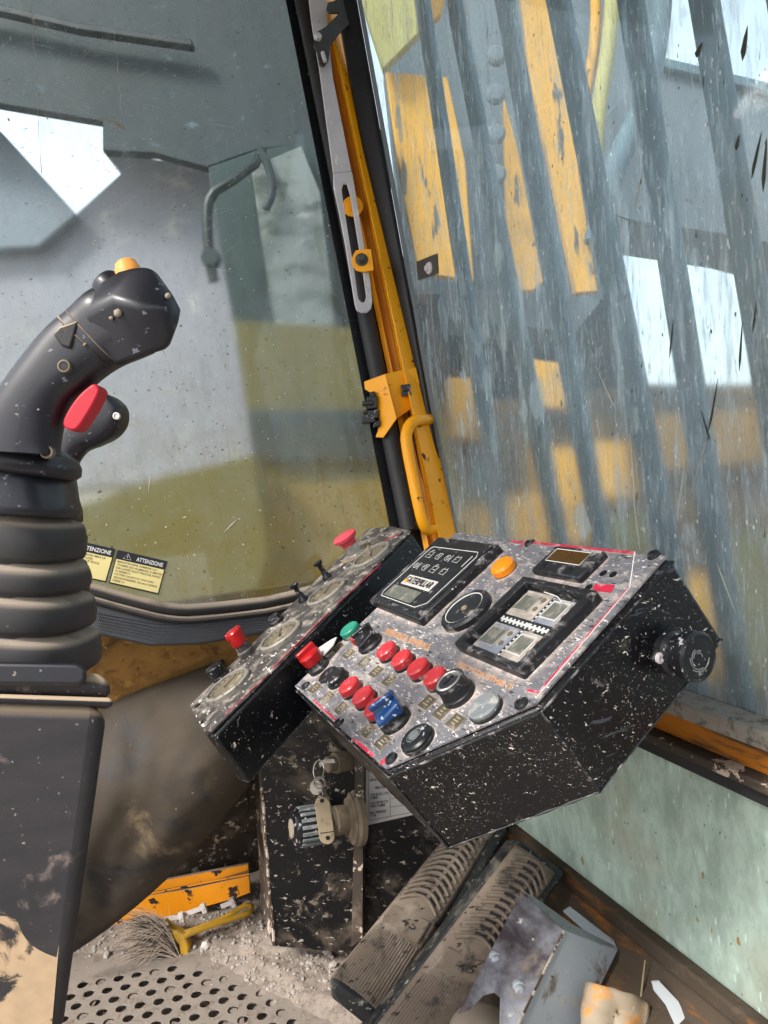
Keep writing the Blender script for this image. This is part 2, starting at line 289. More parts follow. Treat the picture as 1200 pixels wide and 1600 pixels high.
 twig=mk('dry_straw', '#8d8268', .9, 0, .1, 30, [], 0),
 # outside
 ext_yellow=mk('machine_yellow_paint', '#e6a52c', .6, 0, .14, 2.4, [('film', '#a87a3c', .3, 3, .8), ('spot', '#5a4a3a', .16, 26, .9), ('scratch', '#5d5348', .2, (14, 14, 3), .9)], .05),
 ext_khaki=mk('khaki_machine_panel', '#b3a565', .7, 0, .14, 3, [('spot', '#6a5a3a', .14, 20, .9)], .05),
 ext_dark=mk('dark_greasy_machine_steel', '#2b2f33', .5, .2, .4, 5, [('dust', '#5b5a55', .2, 8, .9), ('dust', '#8a7042', .0, 10, .9)], .3),
 brown_body=mk('brown_dirty_engine_body', '#5a4428', .7, 0, .4, 1.6, [('dust', '#2a2c2c', .5, 2.2, .9), ('dust', '#a87a2c', .1, 1.8, .9)], .2),
 ext_grey=mk('grey_machine_steel', '#5d646a', .6, 0, .25, 3, [('film', '#8a9096', .3, 4, .9)], .1),
 guard=mk('blue_grey_guard_bar', '#435763', .5, 0, .25, 12, [('film', '#7d8d95', .35, 14, .9), ('scratch', '#a9b8bd', .25, (90, 60, 7), .9, (.25, 0, 0)), ('spot', '#c8d3d6', .14, (130, 130, 40), .9, (.25, 0, 0))], .2),
 slate=mk('dark_slate_machine_cover', '#172026', .5, 0, .2, 2, [('film', '#36454a', .35, 3, .8), ('scratch', '#55646c', .12, (20, 4, 20), .9)], .05),
 teal=mk('dark_teal_cover', '#14292a', .5, 0, .2, 3, [('film', '#2c4542', .3, 3, .8)], .05),
 lavender=mk('pale_lavender_grey_panel', '#9895a0', .6, 0, .10, 2, [('film', '#8d929a', .4, 4, .8), ('dust', '#bcbbb8', .2, 6, .9)], .05),
 lavender2=mk('mid_blue_grey_panel', '#7f8893', .6, 0, .12, 2, [('film', '#6b7480', .3, 4, .8)], .05),
 cloudpanel=mk('cloud_reflection_grey', '#6f7573', .6, 0, .3, 2.5, [('dust', '#474f4c', .5, (5, 5, 12), .8), ('dust', '#9fa19f', .16, (6, 6, 15), .8)], .05),  # cloud reflection painted as mottled grey; the lamp slab shares it
 olive=mk('olive_yellow_deck', '#564c22', .7, 0, .2, 2, [('film', '#70683e', .5, 2.4, .9), ('dust', '#4c4a30', .10, 4, .9)], .05),
 olive3=mk('ochre_deck_plate', '#8a6c20', .7, 0, .25, 3, [('film', '#7d6c3a', .5, 4, .9), ('dust', '#4c4a30', .15, 6, .9)], .05),
 olive2=mk('dusty_sage_deck', '#6f6436', .7, 0, .2, 2, [('film', '#5b5a34', .5, 2.4, .9)], .05),
 ground=mk('quarry_ground', '#8b8478', .95, 0, .2, .15, [('dust', '#6d675e', .3, .3, 1), ('dust', '#a09888', .2, 1.5, 1)], .4, 3, bd=.05),
)
def fleck_mat(name, col, rough=.9): return mk(name, col, rough, 0, .12, 90, [], .1)
mt['fleck'] = fleck_mat('dried_spatter', '#a5a397'); mt['headliner'] = mk('grey_cab_lining', '#8c8b88', .8, 0, .15, 8, [], .05); mt['fleck_soft'] = fleck_mat('fine_scratch', '#b4c0c6'); mt['fleck_dark'] = fleck_mat('dark_mud_drip', '#3c3a30')
# ------------------------------------------------------------------ glass
def pane_mat(name, film_col, base, blur, streak_scale, streak_rot, tint, extra=None, streak=.35, gloss=1.0, lowmud=None):
    """dusty glass: a clear (slightly diffusing) layer, a coat of dust that catches the light, and a mirror-like skin"""
    t = NT(name); n = t.n; t.n.remove(t.b)
    cl = t.noise(3.2, 5, .6)
    film = t.math('ADD', base, t.math('MULTIPLY', t.math('SUBTRACT', cl, .5), .45))
    st = t.step(t.noise(streak_scale, 5, .6, .3, streak_rot), .50, .72)
    film = t.math('ADD', film, t.math('MULTIPLY', st, streak))
    fs_ = tuple(x*4.5 for x in streak_scale); fine = t.step(t.noise(fs_, 4, .7, .2, streak_rot), .5, .68)
    film = t.math('ADD', film, t.math('MULTIPLY', fine, streak*.75))
    blot = t.spots(tuple(x*.9 for x in (24, 20, 14)), .35, .5, (.2, 0, 0), soft=.12, warp=1.2); film = t.math('ADD', film, t.math('MULTIPLY', blot, streak*.5))
    wipe = t.step(t.noise((7, 40, 40), 3, .6, 0, (.9, .2, 0)), .6, .75); film = t.math('ADD', film, t.math('MULTIPLY', wipe, .08))
    fc = t.mix(t.step(t.noise(tuple(x*1.3 for x in streak_scale), 6, .65, .3, streak_rot), .32, .68), tuple(x*.74 for x in lin(film_col)[:3])+(1,), tuple(min(1, x*1.12) for x in lin(film_col)[:3])+(1,)); fc = t.mix(t.step(t.noise(5, 5), .5, .7, 0, .5), fc, lin('#a39a86'))
    if lowmud:
        sz = t.node('ShaderNodeSeparateXYZ'); t.l.new(t.co, sz.inputs[0]); z_, col_, a_, b_, amt_ = lowmud[0], lowmud[1], lowmud[2], lowmud[3], lowmud[4]
        lm = t.math('MULTIPLY', t.step(t.math('ADD', sz.outputs[2], t.math('MULTIPLY', t.noise(4, 6, .65), .5)), b_, a_), t.step(t.noise((14, 14, 20), 6, .7), .25, .7, .5, 1))
        film = t.math('ADD', film, t.math('MULTIPLY', lm, amt_)); fc = t.mix(lm, fc, lin(col_))
    for col, amt, sc, rot, op, size in (extra or []):
        sp = t.spots(sc, amt, size, rot, soft=.12, warp=.5)
        film = t.math('ADD', film, t.math('MULTIPLY', sp, op)); fc = t.mix(t.math('MULTIPLY', sp, .95), fc, lin(col))
    film = t.math('MINIMUM', t.math('MAXIMUM', film, .03), .97)
    rf = t.node('ShaderNodeBsdfRefraction'); rf.inputs['IOR'].default_value = 1.3; rf.inputs['Color'].default_value = lin(tint)
    sp = t.node('ShaderNodeSeparateXYZ'); t.l.new(t.co, sp.inputs[0])
    z0, z1, b0, b1 = blur
    rr = t.step(sp.outputs[2], z0, z1, b0, b1); t.l.new(rr, rf.inputs['Roughness'])
    di = t.node('ShaderNodeBsdfDiffuse'); tr = t.node('ShaderNodeBsdfTranslucent'); t.l.new(fc, di.inputs[0]); t.l.new(fc, tr.inputs[0])
    m1 = t.node('ShaderNodeMixShader'); m1.inputs[0].default_value = .4; t.l.new(di.outputs[0], m1.inputs[1]); t.l.new(tr.outputs[0], m1.inputs[2])
    m2 = t.node('ShaderNodeMixShader'); t.l.new(film, m2.inputs[0]); t.l.new(rf.outputs[0], m2.inputs[1]); t.l.new(m1.outputs[0], m2.inputs[2])
    gl = t.node('ShaderNodeBsdfGlossy'); gl.inputs['Roughness'].default_value = .03
    fr = t.node('ShaderNodeFresnel'); fr.inputs[0].default_value = 1.45
    m3 = t.node('ShaderNodeMixShader'); t.l.new(t.math('MULTIPLY', t.math('MULTIPLY', fr.outputs[0], gloss), t.math('SUBTRACT', 1, t.math('MULTIPLY', film, .8))), m3.inputs[0])
    t.l.new(m2.outputs[0], m3.inputs[1]); t.l.new(gl.outputs[0], m3.inputs[2]); t.l.new(m3.outputs[0], t.out.inputs[0])
    return t.m
LEAN = math.atan(.291)
mt['pane_side'] = pane_mat('dirty_side_glass', '#b4c8d2', .25, (.14, .62, .22, .0), (54, 48, 7.0), (.06, 0, 0), '#cfdfe2',
    [('#c9cdc8', .34, (110, 90, 26), (.1, 0, 0), .6, .34), ('#d3d6d2', .30, (420, 420, 240), (.1, 0, 0), .7, .34), ('#b4c4c8', .10, (34, 34, 14), (-.2, 0, 0), .22, .35), ('#c9cdc8', .16, (260, 260, 110), (.1, 0, 0), .5, .34), ('#3b3a34', .03, (80, 70, 34), (.15, 0, 0), .8, .28), ('#3b3a34', .07, (190, 190, 110), (.1, 0, 0), .7, .3), ('#dfe3e0', .08, (60, 160, 12), (.25, 0, 0), .4, .2), ('#a9bcc2', .30, (26, 22, 12), (-.1, 0, 0), .38, .45), ('#26302f', .10, (36, 36, 22), (.1, 0, 0), .45, .2)], .46, .9, (0, '#84898a', .1, .8, .22))
mt['pane_front'] = pane_mat('dirty_front_glass', '#9fabb0', .17, (.2, 1.0, .19, .035), (34, 30, 2.2), (0, 0, 0), '#dde6e5',
    [('#d9dad2', .07, 150, (0, 0, 0), .7, .26), ('#d9dad2', .10, (320, 320, 260), (0, 0, 0), .5, .3), ('#4d4d3c', .22, (120, 120, 170), (0, .6, 0), .5, .32), ('#56604f', .2, (150, 100, 260), (0, -.5, 0), .5, .34), ('#3a4034', .16, (60, 60, 90), (0, .3, 0), .35, .26)], .14, 1.5, (0, '#857536', .2, .95, .38))
mt['pane_low'] = pane_mat('green_frosted_lower_glass', '#b3c7bb', .86, (.2, .5, .3, .3), (22, 34, 16), (.55, 0, 0), '#cfe6dc',
    [('#c6ddd4', .3, (90, 160, 50), (.5, 0, 0), .35, .4), ('#5f6a58', .14, (200, 200, 120), (.5, 0, 0), .6, .3), ('#7d8168', .10, (40, 36, 14), (.3, 0, 0), .6, .30), ('#4c4a30', .04, (90, 80, 40), (.2, 0, 0), .8, .32), ('#9a8050', .06, (120, 100, 50), (.2, 0, 0), .5, .36)], .25, .5)

def clear_mat():
    t = NT('clear_glass'); t.n.remove(t.b); a = t.node('ShaderNodeBsdfRefraction'); a.inputs['IOR'].default_value = 1.3; a.inputs['Roughness'].default_value = 0; a.inputs[0].default_value = (.97, .99, .98, 1)
    g = t.node('ShaderNodeBsdfGlossy'); g.inputs['Roughness'].default_value = .02; mx = t.node('ShaderNodeMixShader'); mx.inputs[0].default_value = .03
    t.l.new(a.outputs[0], mx.inputs[1]); t.l.new(g.outputs[0], mx.inputs[2]); t.l.new(mx.outputs[0], t.out.inputs[0]); return t.m
mt['clear'] = clear_mat()
def one_sided(o, inward):
    o.data.materials.append(mt['clear'])
    for p in o.data.polygons:
        p.material_index = 0 if p.normal.dot(V(inward)) > .9 else 1
# ================================================================== SETTING: outside ground, far side
m = M(); m.add([(-900, -900, -1.7), (900, -900, -1.7), (900, 900, -1.7), (-900, 900, -1.7)], [[0, 1, 2, 3]])
struct('ground', m, mt['ground'])
m = M()
def hillf(u, v):
    a = math.radians(-75+u*190); r = 120+v*160
    h = -1.7+v*26*(.35+.65*NZ.noise(V((u*9, v*2, 3.1)))**2+.25*NZ.noise(V((u*30, v*5, 1))))
    return V((math.sin(a)*r, math.cos(a)*r, h))
m.grid(90, 12, hillf); struct('hills', m, mt['ground'])
# ================================================================== windows
XW = .62
D = V((0, .291, 1)).normalized()                     # direction of the raked corner pillar
GN = V((0, 1, -.291)).normalized()                   # front glass normal, pointing outside
G0 = V((.62, 1.23, .784))
def ong(x, y, off=0):                                # point on the front glass, off metres towards the driver
    return onp(x, y, G0-GN*off, GN)
fw = thing('front_window', 'large raked front window streaked with dust, beside the yellow corner pillar', 'window', (0.1, 1.22, .74))
glass_px = [(-420, 830), (-120, 860), (150, 922), (268, 948), (460, 930), (622, 862)]
low = [ong(*p) for p in glass_px]
top = [ong(478, 0)+D*.35, ong(-300, -330)+D*.2]
xr = ong(622, 850); topR = V((xr.x-.0, 0, 0))
tr_ = ong(478, 0)+D*.35; m = M(); m.prism(low+[tr_, V((-1.0, tr_.y, tr_.z))], GN*.006)
one_sided(part('pane', m, mt['pane_front'], fw), -GN)
path = chaikin([ong(x, y, .012) for x, y in [(-420, 840), (-100, 868), (120, 915), (200, 938), (270, 955), (330, 952), (460, 936), (640, 868)]], 2)
m = M(); m.tube(path, .0105, 12); part('lower_gasket', m, mt['boot'], fw)
path = [p-D*.016-GN*.004 for p in path]
m = M(); m.tube(path, .006, 10); part('gasket_lip', m, mt['boot'], fw)
m = M()
tp = [(-420, 868), (-100, 890), (130, 935), (268, 963), (320, 965), (470, 947), (640, 880)]; bt = [(-420, 930), (-100, 952), (130, 985), (235, 1008), (310, 1006), (440, 985), (640, 900)]
a = [ong(x, y, .014) for x, y in tp]; b = [ong(x, y, .010) for x, y in bt]
m.prism(a+b[::-1], GN*.02); part('dimpled_trim', m, mt['trim'], fw, bevel=.003)
# small dimples in rows on the trim
m = M()
for i in range(75):
    for j in range(6):
        u = (i+.5*(j % 2))/75; x = 150+u*280
        yt = 944+ (x-150)*.16 if x < 268 else 963-(x-268)*.07; yb = 988+(x-150)*.22 if x < 240 else 1008-(x-240)*.1
        y = yt+(yb-yt)*(.3+.6*j/6); p = ong(x, y, .0143); xx, yy, zz = frame(-GN)
        m.lathe(p, -GN, [(.0012, -.0005), (.0009, .0006)], 5)
part('dimple', m, mt['trim'], fw, kind='stuff')
m = M(); q = [ong(x, y, .016) for x, y in [(292, 966), (302, 958), (335, 959), (334, 968), (306, 971)]]; m.prism(q, GN*.003); part('torn_patch', m, mt['cap'], fw)
# decals
def decal(pl, title, lines, label, tri=False):
    TL, TR, BR, BL = [ong(x, y, .002) for x, y in pl]
    d = M(); d.prism([TL, TR, BR, BL], GN*.001); o = part('warning_decal', d, mt['decal_b'], fw, label=label)
    P = lambda u, v, k=.0: TL*(1-u)*(1-v)+TR*u*(1-v)+BR*u*v+BL*(1-u)*v-GN*k
    y = M(); y.prism([P(.02, .27, .0003), P(.975, .27, .0003), P(.975, .965, .0003), P(.02, .965, .0003)], -GN*.0004); part('yellow_field', y, mt['decal_y'], o)
    nn = -GN
    x0 = .40 if tri else .30
    text('title_lettering', title, P(x0, .205), P(.93, .205)-P(x0, .205), P(x0, .085)-P(x0, .205), nn, mt['white_ink'], o, .0008, .012)
    for i, (s_, w_) in enumerate(lines):
        vy = .36+i*.093; text('lettering', s_, P(.055, vy), P(.055+w_, vy)-P(.055, vy), P(.055, vy-.06)-P(.055, vy), nn, mt['ink_grey'], o, .0012, .006)
    if tri:
        t_ = M()
        pts = [P(.14, .215, .0008), P(.30, .215, .0008), P(.22, .05, .0008)]
        t_.tube([pts[0], pts[1], pts[2]], .0005, 4, True)
        t_.box(P(.22, .14, .0008), (P(.225, .14)-P(.22, .14)), GN*.0003, (P(.22, .10)-P(.22, .14))*.9); part('warning_triangle', t_, mt['white_ink'], o)
decal([(184, 859), (262, 877), (248, 929), (170, 911)], 'ATTENZIONE', [('MANTENERE SEMPRE LA', .78), ('TORRE AD ALMENO 5 METRI', .90), ('DA LINEE ELETTRICHE FINO', .88), ('A 50000 V', .30), ('OLTRE QUESTO VALORE', .78), ('AGGIUNGERE 10 mm OGNI', .86), ('1000 V.', .24)], 'pale yellow warning decal with a triangle and seven lines of text', True)
decal([(104, 841), (181, 858), (166, 910), (88, 894)], 'ATTENZIONE', [('NON LASCIARE MAI LE', .80), ('   DIPENDENZE', .55), ('     IL LIBRETTO', .70)], 'pale yellow warning decal with three lines of text, half behind the boot')
# dried flecks and a leaf on the front glass
m = M()
for i in range(150):
    x = random.uniform(10, 600); y = random.uniform(20, 900)**1.0
    if y > 500 and random.random() < .2: continue
    p = ong(x, y, .0006); s_ = random.choice([.0006, .0008, .0012, .0018]); a_ = random.random()*3; ux = V((math.cos(a_), 0, 0))+D*math.sin(a_); uy = ux.cross(GN)
    k = random.uniform(1, 2.6); m.prism([p+ux*s_*k*math.cos(t*math.pi/3)*random.uniform(.7, 1.2)+uy*s_*math.sin(t*math.pi/3)*random.uniform(.7, 1.2) for t in range(6)], -GN*.0005)
for (x0, y0, x1, y1, w_) in [(350, 832, 372, 810, .0014), (232, 770, 235, 738, .0008), (120, 95, 170, 60, .0004)]:
    a_, b_ = ong(x0, y0, .0006), ong(x1, y1, .0006); m.tube([a_, (a_+b_)/2, b_], [.0002, w_, .0002], 6)
for (x0, y0, x1, y1, w_) in [(48, 0, 66, 270, .0016), (176, 0, 190, 190, .0013), (306, 10, 324, 262, .0011), (375, 0, 392, 110, .0008), (212, 30, 222, 190, .0006)]:
    P_ = [ong(x0+(x1-x0)*t/14+random.uniform(-2, 2), y0+(y1-y0)*t/14, .0005) for t in range(15)]; m.tube(P_, [random.uniform(.1, .45)*w_ for _ in P_], 4, flat=.2)
part('dried_spatter', m, mt['fleck'], fw, kind='stuff')
m = M()
for i in range(300):
    x = random.uniform(-10, 330); y = random.uniform(40, 420); a_ = random.choice([-.5, -.35, -.62, .15])+random.gauss(0, .12); L = random.uniform(15, 90)
    p, q_ = ong(x, y, .0005), ong(x+math.cos(a_)*L, y+math.sin(a_)*L, .0005); m.tube([p, (p+q_)/2, q_], [.00003, random.choice([.00014, .0002, .0003]), .00003], 3, flat=.3)
for i in range(420):
    x = random.gauss(90, 90); y = random.gauss(130, 55); p = ong(x, y, .0006); s_ = random.choice([.0003, .0005, .0008]); X_, Y_, Z_ = frame(-GN)
    m.prism([p+(X_*math.cos(t)+Y_*math.sin(t))*s_ for t in (0, 1.25, 2.5, 3.75, 5)], -GN*.0003)
part('fine_scratches', m, mt['fleck_soft'], fw, kind='stuff')
m = M(); m.tube([ong(155, 182, .002), ong(175, 190, .003), ong(190, 197, .002), ong(198, 204, .001)], [.0003, .0022, .0055, .0004], 8, flat=.35); o = single('dry_leaf', m, mt['brass'], 'small dry brown leaf stuck high on the front window', 'leaf')

# side window -------------------------------------------------------------
def onS(x, y, off=0): return onx(x, y, XW-off)
sw = thing('side_window', 'tall side window caked with streaky grey dust, barred outside', 'window', (XW, .9, .65))
P1, P2 = onS(560, -5), onS(712, 838)
SD = (P1-P2).normalized()
bl = P2-SD*.08; tl = P1+SD*.3
m = M(); m.prism([bl, tl, V((XW, .25, tl.z)), V((XW, .25, .655)), V((XW, .80, .655))], V((.006, 0, 0))); one_sided(part('pane', m, mt['pane_side'], sw), (-1, 0, 0))
# pane edge line + rubber seal along the pillar
m = M(); m.prism([bl, tl, tl+V((0, -.012, 0)), bl+V((0, -.012, 0))], V((-.004, 0, 0))); part('pane_edge', m, mt['ext_grey'], sw)
m = M(); q = V((0, .0, 0)); m.prism([bl+V((-.004, -.002, 0)), bl+V((-.004, .032, 0)), bl+V((-.03, .05, 0)), bl+V((-.034, .035, 0)), bl+V((-.012, -.002, 0))], tl-bl); part('seal', m, mt['black_seal'], sw, bevel=.003)
# small steel hinge plate stuck on the pane
q = [onS(x, y, .001) for x, y in [(652, 409), (684, 396), (686, 427), (655, 438)]]
m = M(); m.prism(q, V((-.002, 0, 0))); hp = part('hinge_plate', m, mt['dark_steel'], sw)
m = M(); m.lathe(onS(671, 419, .003), (-1, 0, 0), [(.011, 0), (.010, .003), (.006, .004), (.005, .008), (.0, .009)], 16); part('bolt', m, mt['steel'], hp)
# sill rail under the side window
def bar_y(z0, z1, x0, x1, ya=.22, yb=1.32): 
    q = M(); q.prism([(x0, ya, z0), (x1, ya, z0), (x1, ya, z1), (x0, ya, z1)], (0, yb-ya, 0)); return q
part('sill_cap', bar_y(.634, .654, .588, .628), mt['gauge_ring'], sw, bevel=.003, label='dusty steel sill under the side window')
# structure frame between side windows
struct('side_wall_rail', bar_y(.600, .632, .606, .64), mt['yellow_rail'], bevel=.002)
struct('side_wall_ledge', bar_y(.588, .599, .590, .64), mt['plate_brown'], bevel=.002)
# drips on side glass as geometry
m = M(); md = M()
for i in range(130):
    x = random.uniform(690, 1195); y = random.uniform(10, 1040)
    L = random.choice([6, 9, 14, 26]); p = onS(x, y, .0007); d_ = (onS(x+random.uniform(-.12, .02)*L*.6, y+L, .0007)-p)
    w_ = random.uniform(.0003, .0009); (m if random.random() < .68 else md).tube([p-d_*.5, p, p+d_*.35, p+d_*.5], [.0001, w_*.6, w_, .0002], 6, flat=.4)
for (x0, y0, x1, y1, w_) in [(1168, 40, 1160, 95, .004), (1190, 205, 1174, 280, .0025), (1097, 66, 1088, 90, .0042), (1122, 590, 1105, 690, .0018), (1052, 500, 1046, 560, .0014), (1095, 640, 1110, 690, .0015), (1198, 215, 1192, 300, .003), (1155, 210, 1150, 235, .003), (960, 335, 985, 345, .0008), (1160, 500, 1155, 580, .0018), (1182, 470, 1176, 520, .0015)]:
    a_, b_ = onS(x0, y0, .0008), onS(x1, y1, .0008); md.tube([a_, a_.lerp(b_, .35), a_.lerp(b_, .75), b_], [.0003, w_*.7, w_, .0003], 8, flat=.4)
for (x0, y0, x1, y1, w_) in [(1075, 690, 1058, 815, .0022), (723, 490, 733, 600, .0009), (985, 740, 1000, 860, .0014), (930, 570, 962, 640, .0016), (1010, 240, 990, 330, .0009), (1150, 960, 1120, 880, .001), (1130, 600, 1080, 770, .001), (985, 680, 992, 790, .0013)]:
    a_, b_ = onS(x0, y0, .0008), onS(x1, y1, .0008); m.tube([a_, a_.lerp(b_, .35), a_.lerp(b_, .75), b_], [.0002, w_*.7, w_, .0002], 8, flat=.4)
part('pale_drips', m, mt['fleck'], sw, kind='stuff'); part('dark_drips', md, mt['fleck_dark'], sw, kind='stuff')
# lower side window
lw = thing('lower_side_window', 'low greenish frosted window pane below the side sill', 'window', (XW, .8, .3))
m = M(); m.prism([(XW, .22, .588), (XW, 1.30, .588), (XW, 1.30, .30), (XW, .22, .30)], V((.006, 0, 0))); one_sided(part('pane', m, mt['pane_low'], lw), (-1, 0, 0))
part('upper_seal', bar_y(.565, .5875, .606, .6195), mt['black_rubber'], lw, bevel=.003)
part('lower_seal', bar_y(.296, .318, .600, .6195), mt['channel'], lw, bevel=.004)
m = M(); q = [V(p) for p in [(.600, 0, .296), (.585, 0, .27), (.50, 0, .235), (.47, 0, .12), (.62, 0, .10), (.62, 0, .296)]]
m.prism([p+V((0, .3, 0)) for p in q], (0, 1.1, 0)); struct('side_channel', m, mt['channel'], bevel=.004)
m = M(); q = [V((.62, .22, .10)), V((.62, 1.75, .10)), V((.62, 1.75, .60)), V((.62, 1.302, .60)), V((.62, 1.302, .29)), V((.62, .22, .29))]
m.prism([p+V((.001, 0, 0)) for p in q], (.02, 0, 0)); struct('side_wall', m, mt['plate_brown'])

# cab shell round the driver: roof, rear wall with its window opening, left door opening left open
m = M(); m.prism([(-.85, -.75, 2.12), (.66, -.75, 2.12), (.66, 1.72, 2.12), (-.85, 1.72, 2.12)], (0, 0, .06)); struct('roof', m, mt['headliner'])
m = M(); m.prism([(-.85, -.75, .1), (.66, -.75, .1), (.66, -.75, 1.0), (-.85, -.75, 1.0)], (0, -.05, 0)); m.prism([(-.85, -.75, 1.85), (.66, -.75, 1.85), (.66, -.75, 2.12), (-.85, -.75, 2.12)], (0, -.05, 0)); m.prism([(.5, -.75, 1.0), (.66, -.75, 1.0), (.66, -.75, 1.85), (.5, -.75, 1.85)], (0, -.05, 0)); m.prism([(-.85, -.75, 1.0), (-.7, -.75, 1.0), (-.7, -.75, 1.85), (-.85, -.75, 1.85)], (0, -.05, 0)); struct('rear_wall', m, mt['headliner'])
m = M(); m.prism([(.622, -.75, .1), (.622, .22, .1), (.622, .22, 2.12), (.622, -.75, 2.12)], (.04, 0, 0)); struct('side_wall_rear', m, mt['headliner'])
# ================================================================== corner pillar
pil = thing('corner_pillar', 'yellow painted corner pillar between the front and side windows', 'pillar', (XW, 1.2, .75))
def col_pt(px, off):      # point of the pillar profile, read at picture row 500
    x0, y0 = px, 500
    base = onp(x0, y0, onS(640, 500), FW); return base+ray(x0, y0)*off
def strip(name, prof, mat, z0=-.62, z1=1.25, **k):
    pts = [col_pt(*p) for p in prof]; q = M()
    # parallel strips along the pillar direction
    q.prism([p+D*z0 for p in pts], D*(z1-z0)); return part(name, q, mat, pil, **k)
strip('post', [(642, -.010), (614, -.045), (611, -.01), (606, .045), (640, .05)], mt['yellow'], bevel=.0025)
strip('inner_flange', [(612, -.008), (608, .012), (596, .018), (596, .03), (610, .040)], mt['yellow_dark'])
strip('flange_lip', [(597, .000), (589, .004), (589, .014), (596, .017)], mt['yellow'])
q = M(); a_, b_ = ong(573, 500, .016), None
q.tube([a_+D*t for t in (-.42, 0, .4, .9)], .0165, 16); part('front_seal', q, mt['black_rubber'], pil)
q = M(); q.prism([ong(545, 500, .002), ong(600, 500, .002), ong(600, 500, -.02)+V((.02, 0, 0)), ong(560, 500, -.02)], D*.9); q.prism([ong(545, 500, .002)-D*.5, ong(600, 500, .002)-D*.5, ong(600, 500, -.02)+V((.02, 0, 0))-D*.5, ong(560, 500, -.02)-D*.5], D*.499)
part('glass_edge_band', q, mt['black_seal'], pil)
# grab handle
dh = depth(col_pt(630, -.03))
hp_ = [(672, 656, .0), (655, 655, -.035), (640, 662, -.05), (634, 680, -.055), (636, 700, -.055), (644, 740, -.055), (653, 785, -.055), (661, 818, -.05), (668, 829, -.04), (680, 826, -.03), (692, 820, .0)]
D0 = lambda y: depth(onS(640+(y-500)*.19, y))-.02
m = M(); m.tube(chaikin([at(x, y, D0(y)+o_) for x, y, o_ in hp_], 2), .0105, 16); part('grab_handle', m, mt['yellow'], pil)
m = M(); m.tube([at(668, 640, D0(640)-.012), at(690, 720, D0(720)-.012), at(700, 815, D0(815)-.012)], .004, 6); 
# latch bracket: a folded plate with a slot, catch and plug
dd = D0(620)-.035
A_ = [(602, 584), (629, 578), (650, 574), (656, 600), (660, 634), (645, 637), (620, 654), (603, 660)]
B_ = [(569, 596), (602, 584), (620, 654), (599, 684), (587, 683), (594, 659), (585, 617), (570, 608)]
pa = [at(x, y, dd+(x-602)*.0006) for x, y in A_[:-1]]; pb = [at(x, y, dd+(602-x)*.0009) for x, y in B_]
m = M(); m.prism(pa, FW*.004); lb = part('latch_bracket', m, mt['yellow'], pil, bevel=.001)
m = M(); m.prism(pb, FW*.004); part('bracket_wing', m, mt['yellow'], lb, bevel=.001)
m = M(); m.prism([at(x, y, dd+.012-.001) for x, y in [(626, 602), (641, 600), (643, 618), (628, 620)]], -FW*.004); m.prism([at(x, y, dd+.005) for x, y in [(629, 608), (639, 607), (640, 610), (630, 612)]], -FW*.004)
part('square_plug', m, mt['plastic_clean'], lb, bevel=.0008)
m = M()
for (x0, y0, x1, y1, d_) in [(573, 620, 590, 640, 0), (566, 627, 584, 634, -.006), (575, 641, 592, 655, 0), (566, 650, 586, 662, -.008), (583, 658, 594, 668, -.002), (567, 642, 580, 647, .004), (578, 613, 586, 622, .002)]:
    c_ = at((x0+x1)/2, (y0+y1)/2, dd+.012+d_); k = dd/F/2; m.box(c_, RT*(x1-x0)*k+UP*.001, UP*(y1-y0)*k, FW*.010)
part('latch', m, mt['plastic_clean'], pil, bevel=.0015)
# yellow lug that carries the stay
for (cx, cy, lr) in ((565, 407, 'a'),):
    dl = depth(ong(cx, cy))-.10
    out = [(552, 398), (556, 391), (566, 389), (580, 389), (584, 422), (567, 425), (556, 422), (551, 415), (549, 406)]
    m = M(); m.prism([at(x, y, dl) for x, y in out], FW*.006); lg = part('stay_lug', m, mt['yellow'], pil, bevel=.001)
    m = M(); m.lathe(at(565, 406, dl), -FW, [(.012, -.001), (.012, .002), (.008, .003), (.008, .010), (.005, .014), (0, .0145)], 14); part('bolt', m, mt['dark_steel'], lg)
m = M(); m.lathe(at(551, 322, depth(ong(551, 322))-.055), -FW, [(.02, -.004), (.02, .0), (.012, .001), (.010, .006), (0, .007)], 18); part('rear_lug', m, mt['yellow'], pil)
# slotted stay
st = thing('window_stay', 'long bare steel stay with a slotted end, beside the yellow pillar', 'window stay', tuple(ong(560, 300, .08)))
def onst(x, y, o_=0): return onp(x, y, ong(560, 300, .075+o_), GN)
outl = [(476, -60), (508, -60), (520, 118), (549, 262), (554, 290), (560, 328), (570, 388), (579, 440), (582, 472), (580, 482), (574, 488), (565, 488), (558, 484), (555, 474), (540, 382), (522, 293), (520, 268), (499, 105)]
slot = [(537, 285), (533, 297), (536, 315), (549, 394), (560, 465), (564, 472), (570, 471), (573, 463), (562, 388), (547, 300), (543, 288)]
sl = chaikin([onst(*p) for p in slot], 1, True); ou = chaikin([onst(*p) for p in outl], 1, True)
